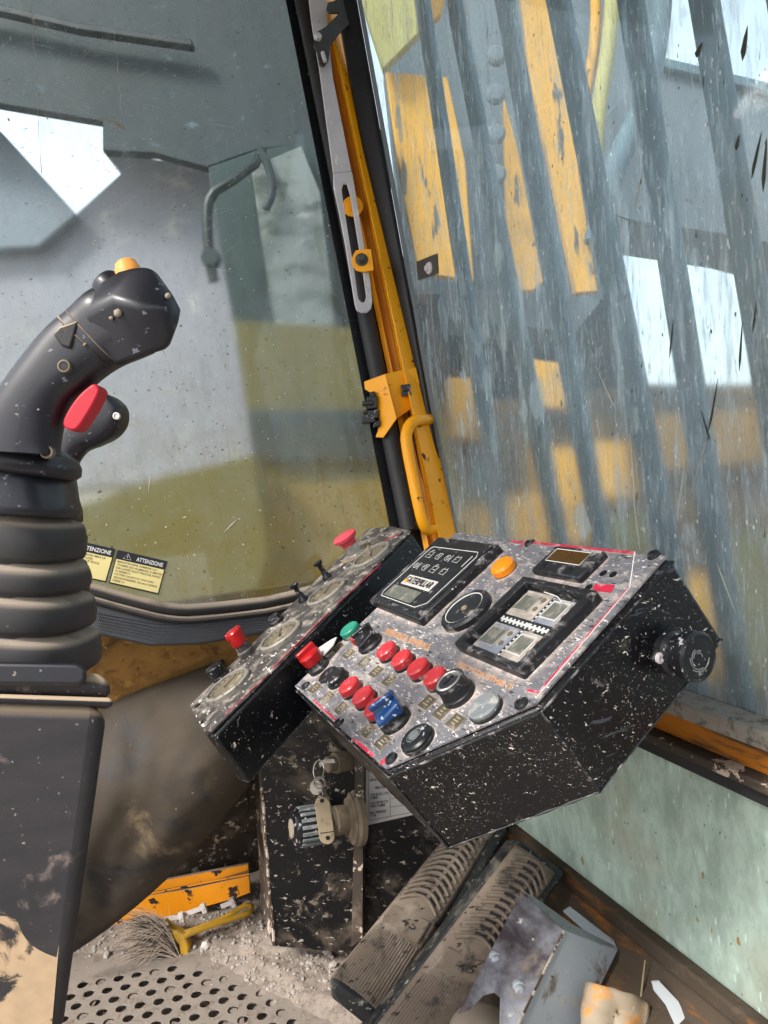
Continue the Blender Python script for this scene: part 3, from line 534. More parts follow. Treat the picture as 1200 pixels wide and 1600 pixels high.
# ring-shaped face built as a loft between inner and outer loops
N = 64
def resample(loop, n, start):
    L = [0]; 
    for i in range(len(loop)): L.append(L[-1]+(loop[(i+1) % len(loop)]-loop[i]).length)
    T = L[-1]; out = []
    for k in range(n):
        s_ = (k/n*T) % T
        for i in range(len(loop)):
            if L[i] <= s_ <= L[i+1]+1e-9: out.append(loop[i].lerp(loop[(i+1) % len(loop)], (s_-L[i])/max(1e-9, L[i+1]-L[i]))); break
    return out
def polyring(inner, n):           # ring of constant width round a slot
    c = sum(inner, V())/len(inner); return c
lower = [onst(x, y) for x, y in [(522, 293), (521, 270), (550, 268), (554, 290), (560, 328), (570, 388), (579, 440), (582, 472), (580, 482), (574, 488), (565, 488), (558, 484), (555, 474), (548, 430), (540, 382), (531, 335)]]
inner = [onst(x, y) for x, y in [(534, 296), (537, 286), (543, 287), (548, 304), (554, 340), (562, 388), (570, 440), (573, 462), (571, 469), (569, 472), (565, 472), (561, 468), (559, 462), (554, 425), (548, 388), (540, 338)]]
m = M(); n_ = len(lower); th = GN*.005
vs = lower+inner+[p+th for p in lower]+[p+th for p in inner]; fs = []
for i in range(n_):
    j = (i+1) % n_
    fs += [[i, j, n_+j, n_+i], [2*n_+i, 3*n_+i, 3*n_+j, 2*n_+j], [i, 2*n_+i, 2*n_+j, j], [n_+i, n_+j, 3*n_+j, 3*n_+i]]
m.add(vs, fs); part('slotted_end', m, mt['steel'], st, bevel=.0012)
m = M(); m.prism([onst(x, y) for x, y in [(476, -60), (508, -60), (514, 60), (520, 118), (549.5, 267.5), (521, 269.5), (499, 105), (488, 40)]], th); part('arm', m, mt['steel'], st, bevel=.0012)
m = M(); m.prism([onst(x, y, .02) for x, y in [(513, 3), (552, -6), (553, 32), (530, 52), (517, 70), (513, 95), (506, 104), (499, 100), (496, 82), (490, 70), (494, 50), (508, 42), (530, 20), (516, 20), (510, 14)]], GN*.004)
part('pivot_bracket', m, mt['dark_steel'], st, bevel=.001)
m = M(); m.lathe(onst(496, 60, .022), -GN, [(.008, 0), (.008, .007), (.006, .009), (0, .0095)], 6); part('bolt', m, mt['steel'], st); m = M(); m.tube([onst(504, 82, .024), onst(508, 96, .024)], .004, 8); part('pin', m, mt['steel'], st)
m = M(); m.tube([onst(510, 70, .012), onst(512, 92, .012), onst(506, 104, .012)], .003, 8); part('spring_clip', m, mt['chrome'], st)

# ================================================================== front lower wall, floor
FZ = .10
m = M(); m.prism([V((-.8, 1.235, .75)), V((.62, 1.235, .75)), V((.62, 1.335, .505)), V((-.8, 1.335, .505))], V((0, .02, 0))); struct('front_wall', m, mt['rust'])
m = M(); m.prism([V((-.8, 1.3355, .504)), V((.62, 1.3355, .504)), V((.62, 1.50, .10)), V((-.8, 1.50, .10))], V((0, .02, 0))); struct('front_wall_lower', m, mt['plate_brown'])
# perforated floor: lattice of cells, a round hole in each cell of the pedal well
o0 = onz(293.6, 1539.7, FZ); e1 = onz(265, 1545, FZ)-o0; e2 = onz(281.7, 1560.4, FZ)-o0
e1 = V((e1.x, e1.y, 0)); r_ = e1.length; ang = math.atan2(e1.y, e1.x)+math.radians(62); e2 = V((math.cos(ang), math.sin(ang), 0))*r_*.98
if e2.dot(onz(281.7, 1560.4, FZ)-o0) < 0: e2 = -e2
def proj(p):
    v = V(p)-CAM; z = v.dot(FW); return 600+F*v.dot(RT)/z, 800-F*v.dot(UP)/z
def inpoly(x, y, P):
    c = False; j = len(P)-1
    for i in range(len(P)):
        if (P[i][1] > y) != (P[j][1] > y) and x < (P[j][0]-P[i][0])*(y-P[i][1])/(P[j][1]-P[i][1])+P[i][0]: c = not c
        j = i
    return c
HP = [(70, 1560), (130, 1530), (190, 1516), (310, 1508), (350, 1525), (440, 1560), (475, 1595), (470, 1640), (420, 1720), (20, 1720)]
m = M(); fill = M(); hr = r_*.29; K = 16; holes = []
for i in range(-28, 34):
    for j in range(-24, 44):
        c = o0+e1*i+e2*j
        if not (-.75 < c.x < .66 and .35 < c.y < 1.6): continue
        cor = [c-e1*.5-e2*.5, c+e1*.5-e2*.5, c+e1*.5+e2*.5, c-e1*.5+e2*.5]
        hole = depth(c) > .2 and inpoly(*proj(c), HP)
        if hole:
            outer = [cor[k//4].lerp(cor[(k//4+1) % 4], (k % 4)/4) for k in range(16)]
            a0 = math.atan2((outer[0]-c).y, (outer[0]-c).x); sgn = 1 if (outer[1]-c).cross(outer[0]-c).z < 0 else -1
            ph = [math.atan2((q-c).y, (q-c).x) for q in outer]
            inn = [c+V((math.cos(a), math.sin(a), 0))*hr for a in ph]; lowr = [p-V((0, 0, .0018)) for p in inn]
            m.add(outer+inn+lowr, [[k, (k+1) % 16, 16+(k+1) % 16, 16+k] for k in range(16)]+[[16+k, 16+(k+1) % 16, 32+(k+1) % 16, 32+k] for k in range(16)])
            holes.append(c)
            if random.random() < .34:
                px, py = proj(c)
                lvl = -.0035; fr_ = random.uniform(.3, 1.2); q0 = random.random()*6.28
                pts = [c+V((math.cos(q0+t*.45)*hr, math.sin(q0+t*.45)*hr, lvl)) for t in range(int(4+9*min(fr_, 1)))]
                fill.add(pts, [list(range(len(pts)))])
        else: m.add(cor, [[0, 1, 2, 3]])
struct('floor', m, mt['floor'], smooth=20)
m = M(); m.add([(-.8, .3, FZ-.07), (.66, .3, FZ-.07), (.66, 1.62, FZ-.07), (-.8, 1.62, FZ-.07)], [[0, 1, 2, 3]]); struct('floor_underside', m, mt['black_rubber'])
f_ = single('dirt_in_holes', fill, mt['dirt'], 'dry dirt half filling some of the round floor holes', 'dirt', kind='stuff')
# dirt drift
def dirt_h(x, y):
    px, py = proj((x, y, FZ)); d = 0
    n = NZ.fractal(V((x*16, y*16, 1.3)), 1, 2, 5)*.006+NZ.fractal(V((x*70, y*70, 4.3)), 1, 2, 3)*.0022
    edge = min(1, max(0, (1508-py)/45+.0)) if px < 330 else min(1, max(0, (1520+(px-330)*.55-py)/50))
    return FZ-.012+edge*.026+n*(.4+.6*edge)+(.012 if 380 < px < 620 and py < 1500 else 0)
m = M(); m.grid(230, 170, lambda u, v: V((-.35+u*.95, 1.02+v*.47, dirt_h(-.35+u*.95, 1.02+v*.47))))
single('dirt_drift', m, mt['dirt'], 'dry grey dirt drifted over the cab floor round the post', 'dirt', kind='stuff', smooth=80)
def rock(m, c, r, sq=.7):
    t = (1+5**.5)/2; ic = [(-1, t, 0), (1, t, 0), (-1, -t, 0), (1, -t, 0), (0, -1, t), (0, 1, t), (0, -1, -t), (0, 1, -t), (t, 0, -1), (t, 0, 1), (-t, 0, -1), (-t, 0, 1)]
    f = [(0, 11, 5), (0, 5, 1), (0, 1, 7), (0, 7, 10), (0, 10, 11), (1, 5, 9), (5, 11, 4), (11, 10, 2), (10, 7, 6), (7, 1, 8), (3, 9, 4), (3, 4, 2), (3, 2, 6), (3, 6, 8), (3, 8, 9), (4, 9, 5), (2, 4, 11), (6, 2, 10), (8, 6, 7), (9, 8, 1)]
    rot = Matrix.Rotation(random.random()*6, 3, V((random.random()-.5, random.random()-.5, 1)).normalized())
    m.add([V(c)+rot@V((p[0]*random.uniform(.75, 1.25), p[1]*random.uniform(.7, 1.1), p[2]*sq*random.uniform(.8, 1.2)))*(r/1.9) for p in ic], [list(q) for q in f])
m = M()
for i in range(3400):
    x = random.uniform(-.2, .5); y = random.uniform(1.1, 1.47); px, py = proj((x, y, FZ))
    dens = 1 if (px > 330 and py < 1560) or py < 1500 else .12
    if random.random() > dens or any((c-V((x, y, FZ))).length < .011 for c in holes[::1] if abs(c.x-x) < .02): continue
    r = random.choice([.0012, .0016, .002, .002, .003, .0045]) ; rock(m, (x, y, dirt_h(x, y)+r*.2), r)
single('gravel', m, mt['stone'], 'fine crumbs of stone scattered on the floor dirt', 'gravel', kind='stuff', smooth=10)
stones = [(320, 1467, .010, 'white angular stone beside the brush handle'), (150, 1490, .006, 'small grey stone left of the brush'), (512, 1487, .011, 'rounded brown stone right of the black post'), (165, 1478, .009, 'grey stone under the yellow floor bracket'), (303, 1468, .005, 'tiny pale stone touching the brush handle'),
          (497, 1465, .008, 'stone between the post and the left pedal'), (521, 1507, .008, 'brown lump nearest the left pedal')]
for i, (x, y, r, lb_) in enumerate(stones):
    p = onz(x, y, FZ+.02); q = M(); rock(q, (p.x, p.y, dirt_h(p.x, p.y)+r*.5), r); single('stone', q, mt['stone'] if i else mt['white'], lb_, 'stone', 'stones on the cab floor', smooth=25)

# ================================================================== rubber duct, yellow floor bracket
m = M()
def duct(u, v):
    L = V((70, 1135, 0)).lerp(V((90, 1500, 0)), v); R = V((350, 1032, 0)).lerp(V((395, 1300, 0)), v)
    p = L.lerp(R, u); x, y = p.x, p.y
    y += v*math.sin(u*math.pi)*6-(v*v)*80*u*u
    d = 1.245-.085*math.sin(v*math.pi)**.8*(1-.2*u)-.012*math.sin(v*5+u*5)*u+.012*NZ.noise(V((u*3.2, v*3.4, 2)))+.004*NZ.noise(V((u*9, v*8, 5)))
    return at(x, y, d)
m.grid(40, 30, duct)
single('rubber_flap', m, mt['rubber_mat'], 'sagging dusty dark rubber sheet between left console and gauge box', 'rubber sheet', solid=.008, smooth=80)
fb = thing('floor_bracket', 'chipped yellow angle bracket along the floor behind the brush', 'bracket', tuple(at(280, 1430, 1.3)))
m = M(); m.prism([at(x, y, 1.43) for x, y in [(190, 1412), (230, 1393), (247, 1377), (388, 1350), (388, 1362), (300, 1388), (232, 1398)]], FW*.008); part('upper_flange', m, mt['yellow_floor'], fb, bevel=.001)
m = M(); m.prism([at(x, y, 1.41) for x, y in [(188, 1411), (232, 1399), (300, 1388), (389, 1368), (391, 1395), (368, 1404), (250, 1436), (180, 1452), (118, 1468), (160, 1448), (184, 1434)]], FW*.008); part('front_face', m, mt['yellow_floor'], fb, bevel=.001)
m = M(); m.prism([at(232, 1398, 1.41), at(389, 1367, 1.41), at(389, 1361, 1.432), at(300, 1387, 1.432), at(234, 1396, 1.432)], UP*.003); part('fold', m, mt['yellow_floor'], fb)
m = M(); m.prism([at(x, y, 1.405) for x, y in [(95, 1478), (188, 1452), (190, 1460), (100, 1486)]], FW*.003); part('white_edge_strip', m, mt['white'], fb)
# cable ties
def tie(pts, d, label):
    t_ = thing('cable_tie', label, 'cable tie', tuple(at(*pts[0], d)), 'white cable ties on the floor')
    q = M(); P_ = [at(x, y, d) for x, y in pts]; n = FW
    for a_, b_ in zip(P_, P_[1:]):
        s_ = (b_-a_).cross(FW).normalized()*.0042; q.prism([a_-s_, b_-s_, b_+s_, a_+s_], FW*.0015)
    part('strap', q, mt['white'], t_)
    q = M(); a_, b_ = P_[-2], P_[-1]; dr = (b_-a_).normalized(); s_ = dr.cross(FW).normalized()
    q.box(b_-FW*.002, dr*.0045, s_*.0085, FW*.004); q.box(b_-FW*.005, dr*.002, s_*.003, FW*.002); part('tie_head', q, mt['white'], t_, bevel=.0008)
tie([(250, 1438), (284, 1432)], 1.355, 'white cable tie with its square head above the brush')
tie([(286, 1430), (319, 1418)], 1.36, 'white cable tie further right on the yellow bracket')
tie([(345, 1417), (364, 1409)], 1.355, 'short end of a white tie behind the brush handle')
# brush
br = thing('brush', 'small brush with splayed grey bristles and a looped yellow handle', 'brush', tuple(at(270, 1480, 1.2)))
db = 1.335
loop = [(285, 1459), (310, 1450), (350, 1435), (378, 1417), (389, 1412), (394, 1419), (390, 1426), (372, 1432), (330, 1446), (300, 1457), (288, 1464)]
m = M(); m.tube(chaikin([at(x, y, db+(.0 if i < 6 else -.014)+.05*(x-285)/110) for i, (x, y) in enumerate(loop)], 2), .0052, 10, flat=.8); part('handle', m, mt['brush_y'], br)
m = M()
hd = [at(x, y, db-.01) for x, y in [(254, 1440), (272, 1454), (290, 1462), (296, 1480), (294, 1500), (286, 1506), (280, 1494), (279, 1476), (262, 1462)]]
m.prism(hd, FW*.02); part('head', m, mt['brush_y'], br, bevel=.004)
random.seed(3); mm2 = [M(), M()]
for i in range(1300):
    f = random.random(); bx, by = V((262, 1440, 0)).lerp(V((284, 1502, 0)), f).xy[:]
    a_ = math.radians(random.gauss(180+(f-.45)*-60, 22)); L = random.uniform(58, 104)*(1-.3*abs(f-.5)); o_ = random.uniform(-.026, .022)
    x1 = bx+math.cos(a_)*L; y1 = by-math.sin(a_)*L*.85+random.uniform(-6, 8)
    p0, p2 = at(bx, by, db+o_*.5), at(x1, y1, db+o_*1.6); p1 = (p0+p2)/2+V((0, 0, random.uniform(0, .014)))+RT*random.uniform(-.004, .004)
    s_ = (p2-p0).cross(FW).normalized()*random.uniform(.0005, .0010)
    mm2[i % 3 == 0].add([p0-s_, p0+s_, p1-s_, p1+s_, p2], [[0, 1, 3, 2], [2, 3, 4]])
part('bristles', mm2[0], mt['bristle'], br, kind='stuff'); part('dark_bristles', mm2[1], mt['bristle_dark'], br, kind='stuff')

# ================================================================== black post with its fittings
po = thing('console_post', 'scraped black steel post standing in the dirt under the two consoles', 'post', tuple(at(470, 1480, 1.25)))
FH = V((math.sin(YAW), math.cos(YAW), 0)); PN = (FH+V((.15, 0, 0))).normalized()
def onq(x, y, d=1.22): return onp(x, y, at(480, 1350, d), PN)
m = M(); m.prism([onq(x, y) for x, y in [(402, 1130), (566, 1100), (557, 1490), (430, 1478)]], PN*.006); part('front_plate', m, mt['plate'], po)
m = M(); m.prism([onq(402, 1130), onq(430, 1478), onq(428, 1482)+RT*0+FH*.11-RT*.035, onq(404, 1130)+FH*.11-RT*.028], RT*-.004); part('left_flange', m, mt['plate_brown'], po)
for yy in (1262, 1335):
    m = M(); p = onq(398, yy)+FH*.035-RT*.015; m.lathe(p, -RT*.9-FH*.35, [(.0, 0), (.012, .0), (.012, .0016), (0, .0016)], 14, ry=1.7); part('flange_hole', m, mt['black_seal'], po)
m = M(); q = [onq(409+ (y-1230)*.078+random.uniform(-1.2, 1.2), y) for y in range(1230, 1480, 12)]; m.tube(q, .0026, 6); part('bare_edge', m, mt['edge'], po)
m = M(); m.prism([onq(x, y, 1.20) for x, y in [(556, 1150), (568, 1150), (566, 1465), (549, 1480)]], PN*.04); part('right_web', m, mt['plate_brown'], po)
m = M(); m.prism([onq(x, y, 1.235) for x, y in [(568, 1150), (760, 1240), (740, 1320), (664, 1400), (566, 1472)]], PN*.006); part('right_plate', m, mt['plate'], po)
m = M(); m.tube([onq(x, y, 1.231) for x, y in [(570, 1288), (568, 1340), (567, 1400), (567, 1440)]], .003, 6); part('bare_edge', m, mt['edge'], po)
# paper
nt = thing('paper_notice', 'white printed form stuck on the post below the control console', 'paper notice', tuple(onq(610, 1240, 1.09)))
def onn(x, y, o_=0): return onq(x, y, 1.232-o_)
m = M(); m.prism([onn(x, y) for x, y in [(568, 1150), (700, 1190), (668, 1268), (572, 1290)]], PN*.001); part('sheet', m, mt['paper'], nt)
def line(m, a, b, w, nrm, fn):
    a, b = fn(*a), fn(*b); s_ = (b-a).cross(nrm).normalized()*w/2; m.prism([a-s_, b-s_, b+s_, a+s_], nrm*.0003)
m = M(); nn = -PN
for a_, b_ in [((575, 1192), (577, 1282)), ((577, 1282), (660, 1266)), ((609, 1228), (610, 1275)), ((611, 1235), (640, 1231)), ((611, 1248), (650, 1242)), ((611, 1261), (655, 1254)), ((577, 1203), (600, 1200))]: line(m, a_, b_, .0007, nn, lambda x, y: onn(x, y, .0003))
part('form_lines', m, mt['ink_grey'], nt)
for (s_, x0, x1, y) in [('MANUFAC', 578, 596, 1221), ('SERIAL NUMBER', 586, 606, 1233), ('YEAR MODEL CODE', 579, 607, 1244), ('NUMBER', 579, 591, 1249), ('AUXILIARY MOTOR', 579, 606, 1257), ('SERIAL NUMBER', 579, 602, 1262), ('MAX PRESSURE', 579, 603, 1272), ('TYPE', 579, 588, 1277)]:
    sk = -.12; A1 = onn(x0, y); text('lettering', s_, A1, onn(x1, y+sk*(x1-x0))-A1, onn(x0, y-4.2)-A1, nn, mt['black_ink'], nt, .0006, .01)
# lock barrel and lever knob
m = M(); c = onq(533, 1190, 1.215); AX = (-RT*.8-FW*.6).normalized()
m.lathe(c+AX*.0, AX, [(.0165, -.02), (.0165, .012), (.014, .014), (.0125, .014), (.0125, .026), (.010, .028), (0, .028)], 24); lk = part('key_switch', m, mt['knob_dirty'], po)
kn = thing('lever_knob', 'ribbed black knob on a mud coated metal collar below the keys', 'knob', tuple(onq(545, 1278, 1.215)))
c = onq(556, 1277, 1.215); AX2 = (-RT*.93-FW*.35-UP*.02).normalized()
m = M(); m.lathe(c, AX2, [(.030, -.006), (.044, -.006), (.044, .003), (.040, .008), (.040, .010), (.033, .012), (.030, .016)], 30); part('flange', m, mt['knob_dirty'], kn)
m = M(); m.lathe(c, AX2, [(.022, .012), (.023, .034), (.0215, .036), (.0215, .046), (.019, .048)], 26); part('collar', m, mt['knob_dirty'], kn)
m = M(); pr = [(.022, .046), (.0285, .05), (.0285, .098), (.026, .104), (.020, .106), (0, .106)]; m.lathe(c, AX2, pr, 28); kb = part('knob_body', m, mt['plastic_clean'], kn)
m = M(); X_, Y_, Z_ = frame(AX2)
for k in range(18):
    a_ = k*math.pi/9; rd = X_*math.cos(a_)+Y_*math.sin(a_); tg = Z_.cross(rd); m.box(c+Z_*.074+rd*.0288, tg*.0028, rd*.0018, Z_*.021)
part('grip_ribs', m, mt['grey_btn'], kb, bevel=.0006)
m = M(); m.lathe(c, AX2, [(.015, .1055), (.014, .108), (0, .1085)], 20); part('end_disc', m, mt['cap'], kn)
# keys
ks = thing('key_bunch', 'key ring with two keys and an oval metal tag hanging from the lock', 'keys', tuple(at(500, 1230, 1.13)))
def onk(x, y, o_=0): return at(x, y, 1.135-o_)
m = M(); m.lathe(onq(524, 1190, 1.19), AX, [(.004, 0), (.004, .012)], 8); m.prism([onk(x, y, -.02) for x, y in [(498, 1192), (506, 1187), (522, 1186), (523, 1192), (508, 1193), (500, 1199)]], FW*.002); part('inserted_key', m, mt['chrome'], ks)
def ring(cx, cy, rx, ry, r, tilt, o_=0, name='ring', mat='chrome'):
    q = M(); t_ = math.radians(tilt); pts = []
    for k in range(22):
        a_ = k*2*math.pi/22; ux, uy = rx*math.cos(a_), ry*math.sin(a_); pts.append(onk(cx+ux*math.cos(t_)-uy*math.sin(t_), cy+ux*math.sin(t_)+uy*math.cos(t_), o_+.006*math.sin(a_)))
    q.tube(pts, r, 7, True); return part(name, q, mt[mat], ks)
ring(498, 1203, 8, 15, .0011, 5); ring(499, 1223, 9, 9, .0014, 0, .002); ring(501, 1240, 3.2, 5, .0009, 0, .003, 'chain_link'); ring(499, 1248, 3, 4.5, .0009, 30, .003, 'chain_link')
m = M(); m.lathe(onk(494, 1230, -.002), -FW, [(.0095, 0), (.0095, .002), (0, .002)], 18, ry=1.2); part('round_tag', m, mt['chrome'], ks)
pts = []
for k in range(13): a_ = math.pi+k*math.pi/12; pts.append((504+12.5*math.cos(a_), 1259+13*math.sin(a_)))
for k in range(13): a_ = k*math.pi/12; pts.append((511+12.5*math.cos(a_), 1307+13*math.sin(a_)))
m = M(); m.prism([onk(x, y, .012) for x, y in pts], FW*.003); tg_ = part('oval_tag', m, mt['brass'], ks, bevel=.0012)
for (x, y) in ((503, 1251), (512, 1309)):
    m = M(); m.lathe(onk(x, y, .0122), -FW, [(.0033, 0), (.0033, .0005), (0, .0006)], 12); part('tag_hole', m, mt['black_seal'], tg_)
m = M(); q = [onk(x, y, .0125) for x, y in [(500, 1302), (522, 1299)]]; m.tube(q, .0005, 5); part('engraved_line', m, mt['black_seal'], tg_)

# ================================================================== gauge console (left box)
gd = (at(580, 868, 1.15)-at(358, 1072, .98)).normalized()
gn = (-RT*.66+UP*.64-FW*.36); gn = (gn-gd*gn.dot(gd)).normalized(); gv = gn.cross(gd).normalized()
if gv.dot(RT) < 0: gv = -gv
G1 = at(580, 868, 1.15)
def onf(x, y, o_=0): return onp(x, y, G1+gn*o_, gn)
gc = thing('gauge_console', 'black steel box with four round pressure gauges, left of the control console', 'gauge console', tuple(at(460, 1150, 1.05)))
FP = [(575, 826), (612, 822), (641, 829), (330, 1142), (318, 1141), (296, 1102)]
fp = [onf(x, y) for x, y in FP]
m = M(); m.prism([p+gn*.0 for p in fp], -gn*.004); part('face_plate', m, mt['gface'], gc, bevel=.001)
bodyp = [p-gn*.0045 for p in [onf(578, 828), onf(612, 824), onf(642, 831), onf(331, 1146), onf(318, 1143), onf(300, 1104)]]
# depth of the box from the photo's lower corner
best = min((abs(V(proj(bodyp[3]-gn*t)).y-1223), t) for t in [i*.002 for i in range(20, 120)])[1]
m = M(); m.prism(bodyp, -gn*best); part('housing', m, mt['box_black2'], gc, bevel=.003)
m = M()
for i in (3, 4, 2):
    a_, b_ = bodyp[i]-gn*best, bodyp[(i+1) % 6]-gn*best; n_ = max(2, int((b_-a_).length/.012)); m.tube([a_.lerp(b_, t/n_)+gn*.0015 for t in range(n_+1)], [random.uniform(.0004, .0013) for t in range(n_+1)], 5)
part('worn_edge', m, mt['bezel'], gc)
print('gauge box depth', best, 'len', (fp[0]-fp[5]).length, 'w', (fp[0]-fp[2]).length, (fp[3]-fp[5]).length)
gx = gd; gy = gn.cross(gd).normalized()
for i, (x, y) in enumerate([(582, 870), (512, 928), (440, 996), (358, 1074)]):
    c = onf(x, y)
    m = M(); m.lathe(c, gn, [(.0335, 0), (.0335, .005), (.031, .007), (.029, .0065), (.0285, .004), (.0285, .0)], 36); g_ = part('gauge', m, mt['gauge_ring'], gc)
    m = M(); m.lathe(c, gn, [(.0284, .0035), (0, .0036)], 32); part('dial', m, mt['gauge_face'], g_)
    a_ = random.uniform(.2, 1.2); nd = (gx*math.cos(a_)+gy*math.sin(a_)); sd_ = nd.cross(gn)*.0009
    m = M(); m.prism([c-nd*.006-sd_+gn*.005, c+nd*.022+gn*.005, c-nd*.006+sd_+gn*.005], gn*.0006); part('needle', m, mt['black_ink'], g_)
    m = M()
    for k in range(13):
        b_ = -2.2+k*4.4/12; r1 = gx*math.cos(b_+1.6)+gy*math.sin(b_+1.6); t1 = r1.cross(gn)*.0005; m.prism([c+r1*.021-t1+gn*.0038, c+r1*.026-t1+gn*.0038, c+r1*.026+t1+gn*.0038, c+r1*.021+t1+gn*.0038], gn*.0003)
    part('tick_marks', m, mt['black_ink'], g_)
# emergency stop mushroom
c = onf(562, 868)
c = onf(556, 866)
m = M(); m.lathe(c, gn, [(.019, 0), (.019, .003), (.013, .004), (.012, .018), (.014, .02)], 24); es = part('emergency_stop', m, mt['chrome'], gc)
m = M(); m.lathe(c, gn, [(.0125, .018), (.0135, .026), (.020, .031), (.021, .036), (.017, .0385), (0, .039)], 28); part('mushroom_head', m, mt['red_mush'], es)
m = M(); m.lathe(c-gn*.0, gn, [(.026, 0.0005), (.026, .0012), (.0, .0012)], 28); part('ring_label', m, mt['gold_ink'], es)
for (x, y) in ((512, 903), (475, 938)):
    c = onf(x, y); m = M(); m.lathe(c, gn, [(.009, 0), (.008, .004), (.006, .006), (.004, .014), (.004, .024), (.0075, .027), (.0075, .031), (0, .032)], 14); part('toggle_switch', m, mt['plastic_clean'], gc)
c = onf(388, 1022); m = M(); m.lathe(c, gn, [(.013, 0), (.013, .008), (.011, .010), (.0105, .022)], 20); rs = part('selector_switch', m, mt['gface'], gc, label='red selector switch on the gauge box')
m = M(); m.lathe(c, gn, [(.0125, .020), (.013, .022), (.012, .040), (.010, .042), (0, .042)], 20, ry=.95); part('knob', m, mt['red_clean'], rs, smooth=25)
m = M(); m.box(c+gn*.037, gx*.013, gy*.004, gn*.006); part('finger_bar', m, mt['red_clean'], rs, bevel=.002)
c = onf(345, 1058); m = M(); m.lathe(c, gn, [(.013, 0), (.013, .003), (.0115, .004), (.0125, .018), (.010, .020), (0, .020)], 20); part('black_knob', m, mt['plastic_clean'], gc)
c = onf(433, 972); m = M(); m.lathe(c, gn, [(.012, 0), (.012, .004), (.0095, .006), (.009, .012), (0, .013)], 18); part('grey_knob', m, mt['bezel'], gc)
m = M()
for (a_, b_, w_) in [((420, 1038), (508, 950), .0022), ((520, 938), (590, 875), .0018), ((345, 1112), (410, 1050), .0014), ((595, 838), (618, 829), .003)]:
    m = M(); line(m, a_, b_, w_, gn, lambda x, y: onf(x+6, y+6, .0004)); part('red_border', m, mt['red_ink'], gc)
for (x, y) in ((604, 829), (628, 834), (318, 1128), (309, 1103)):
    m = M(); m.lathe(onf(x, y), gn, [(.0045, 0), (.0042, .0015), (.0, .002)], 10); part('screw', m, mt['bezel'], gc)

# ================================================================== control console (right box)
d1 = ray(140, 767).normalized(); d2 = ray(3100, -1440).normalized(); d2 = (d2-d1*d2.dot(d1)).normalized(); pn = d2.cross(d1).normalized()
if pn.dot(FW) > 0: pn = -pn
C0 = at(700, 1000, .78)
def onc(x, y, o_=0): return onp(x, y, C0+pn*o_, pn)
cc = thing('control_console', 'black steel control console whose dusty tilted face carries red buttons and a screen', 'control console', tuple(at(780, 1200, .75)))
FACE = [(712, 832), (1040, 868), (836, 1098), (601, 1200), (460, 1072)]
fpts = [onc(x, y) for x, y in FACE]
m = M(); m.prism(fpts, -pn*.003); part('face_plate', m, mt['face'], cc, bevel=.0008)
m = M(); hb = [onc(x, y)-pn*.0035 for x, y in [(709, 830), (1046, 868), (838, 1103), (600, 1206), (457, 1073)]]
m.prism(hb, -pn*.100); part('housing', m, mt['box_black'], cc, bevel=.004, seg=3)
m = M()
for i in range(5):
    a_, b_ = hb[i]-pn*.1, hb[(i+1) % 5]-pn*.1; n_ = int((b_-a_).length/.012)
    m.tube([a_.lerp(b_, t/n_)+pn*(.002+.0006*random.random()) for t in range(n_+1)], [random.uniform(.0003, .0014) for t in range(n_+1)], 5)
for i in (2, 3): m.tube([hb[i]-pn*.004, hb[i]-pn*.05, hb[i]-pn*.098], [.0012, .0007, .0014], 5)
part('worn_edge', m, mt['bezel'], cc)
# seam lip round the face
m = M(); m.tube([p-pn*.004 for p in hb], .0012, 6, True); part('face_rim', m, mt['bezel'], cc)
def rect_c(pl, o_=0): return [onc(x, y, o_) for x, y in pl]
# monitor unit
MB = [(692, 848), (786, 861), (661, 984), (586, 945)]
base = rect_c(MB)
# make it an exact rectangle in the panel's own axes
def rectify(P_):
    us = [(p-C0).dot(d1) for p in P_]; ws = [(p-C0).dot(d2) for p in P_]
    ua, ub = (us[0]+us[3])/2, (us[1]+us[2])/2; wa, wb = (ws[0]+ws[1])/2, (ws[2]+ws[3])/2
    return ua, ub, wa, wb
def PC(u, w, h=0): return C0+d1*u+d2*w+pn*h
ua, ub, wa, wb = rectify(base)
m = M(); m.prism([PC(ua, wa), PC(ub, wa), PC(ub, wb), PC(ua, wb)], pn*.011); mo = part('monitor', m, mt['bezel'], cc, bevel=.002)
def MO(u, w, h=0): return PC(ua+(ub-ua)*u, wa+(wb-wa)*w, .0112+h)      # u along rows, w down the face
m = M(); m.prism([MO(.06, .10), MO(.94, .10), MO(.94, .93), MO(.06, .93)], pn*.0006); part('front_sheet', m, mk('matte_black_monitor_sheet', '#15161a', .4, 0, .3, 30, [('spot', '#b9b9b4', .2, 400, .9), ('scratch', '#6a6a6e', .15, (120, 60, 90), .8)], .1), mo)
m = M(); q = [MO(.12, .16, .001), MO(.86, .14, .001), MO(.90, .20, .001), MO(.90, .82, .001), MO(.80, .90, .001), MO(.14, .90, .001), MO(.10, .84, .001), MO(.10, .20, .001)]; m.tube(q, .0005, 5, True); part('outline', m, mt['white_ink'], mo)
for (u, w) in ((.93, .06), (.06, .94), (.93, .94)):
    m = M(); m.lathe(MO(u, w, 0), pn, [(.0045, 0), (.0045, .001), (.0033, .0012), (.003, .0005), (0, .0005)], 14); part('screw', m, mt['bezel'], mo)
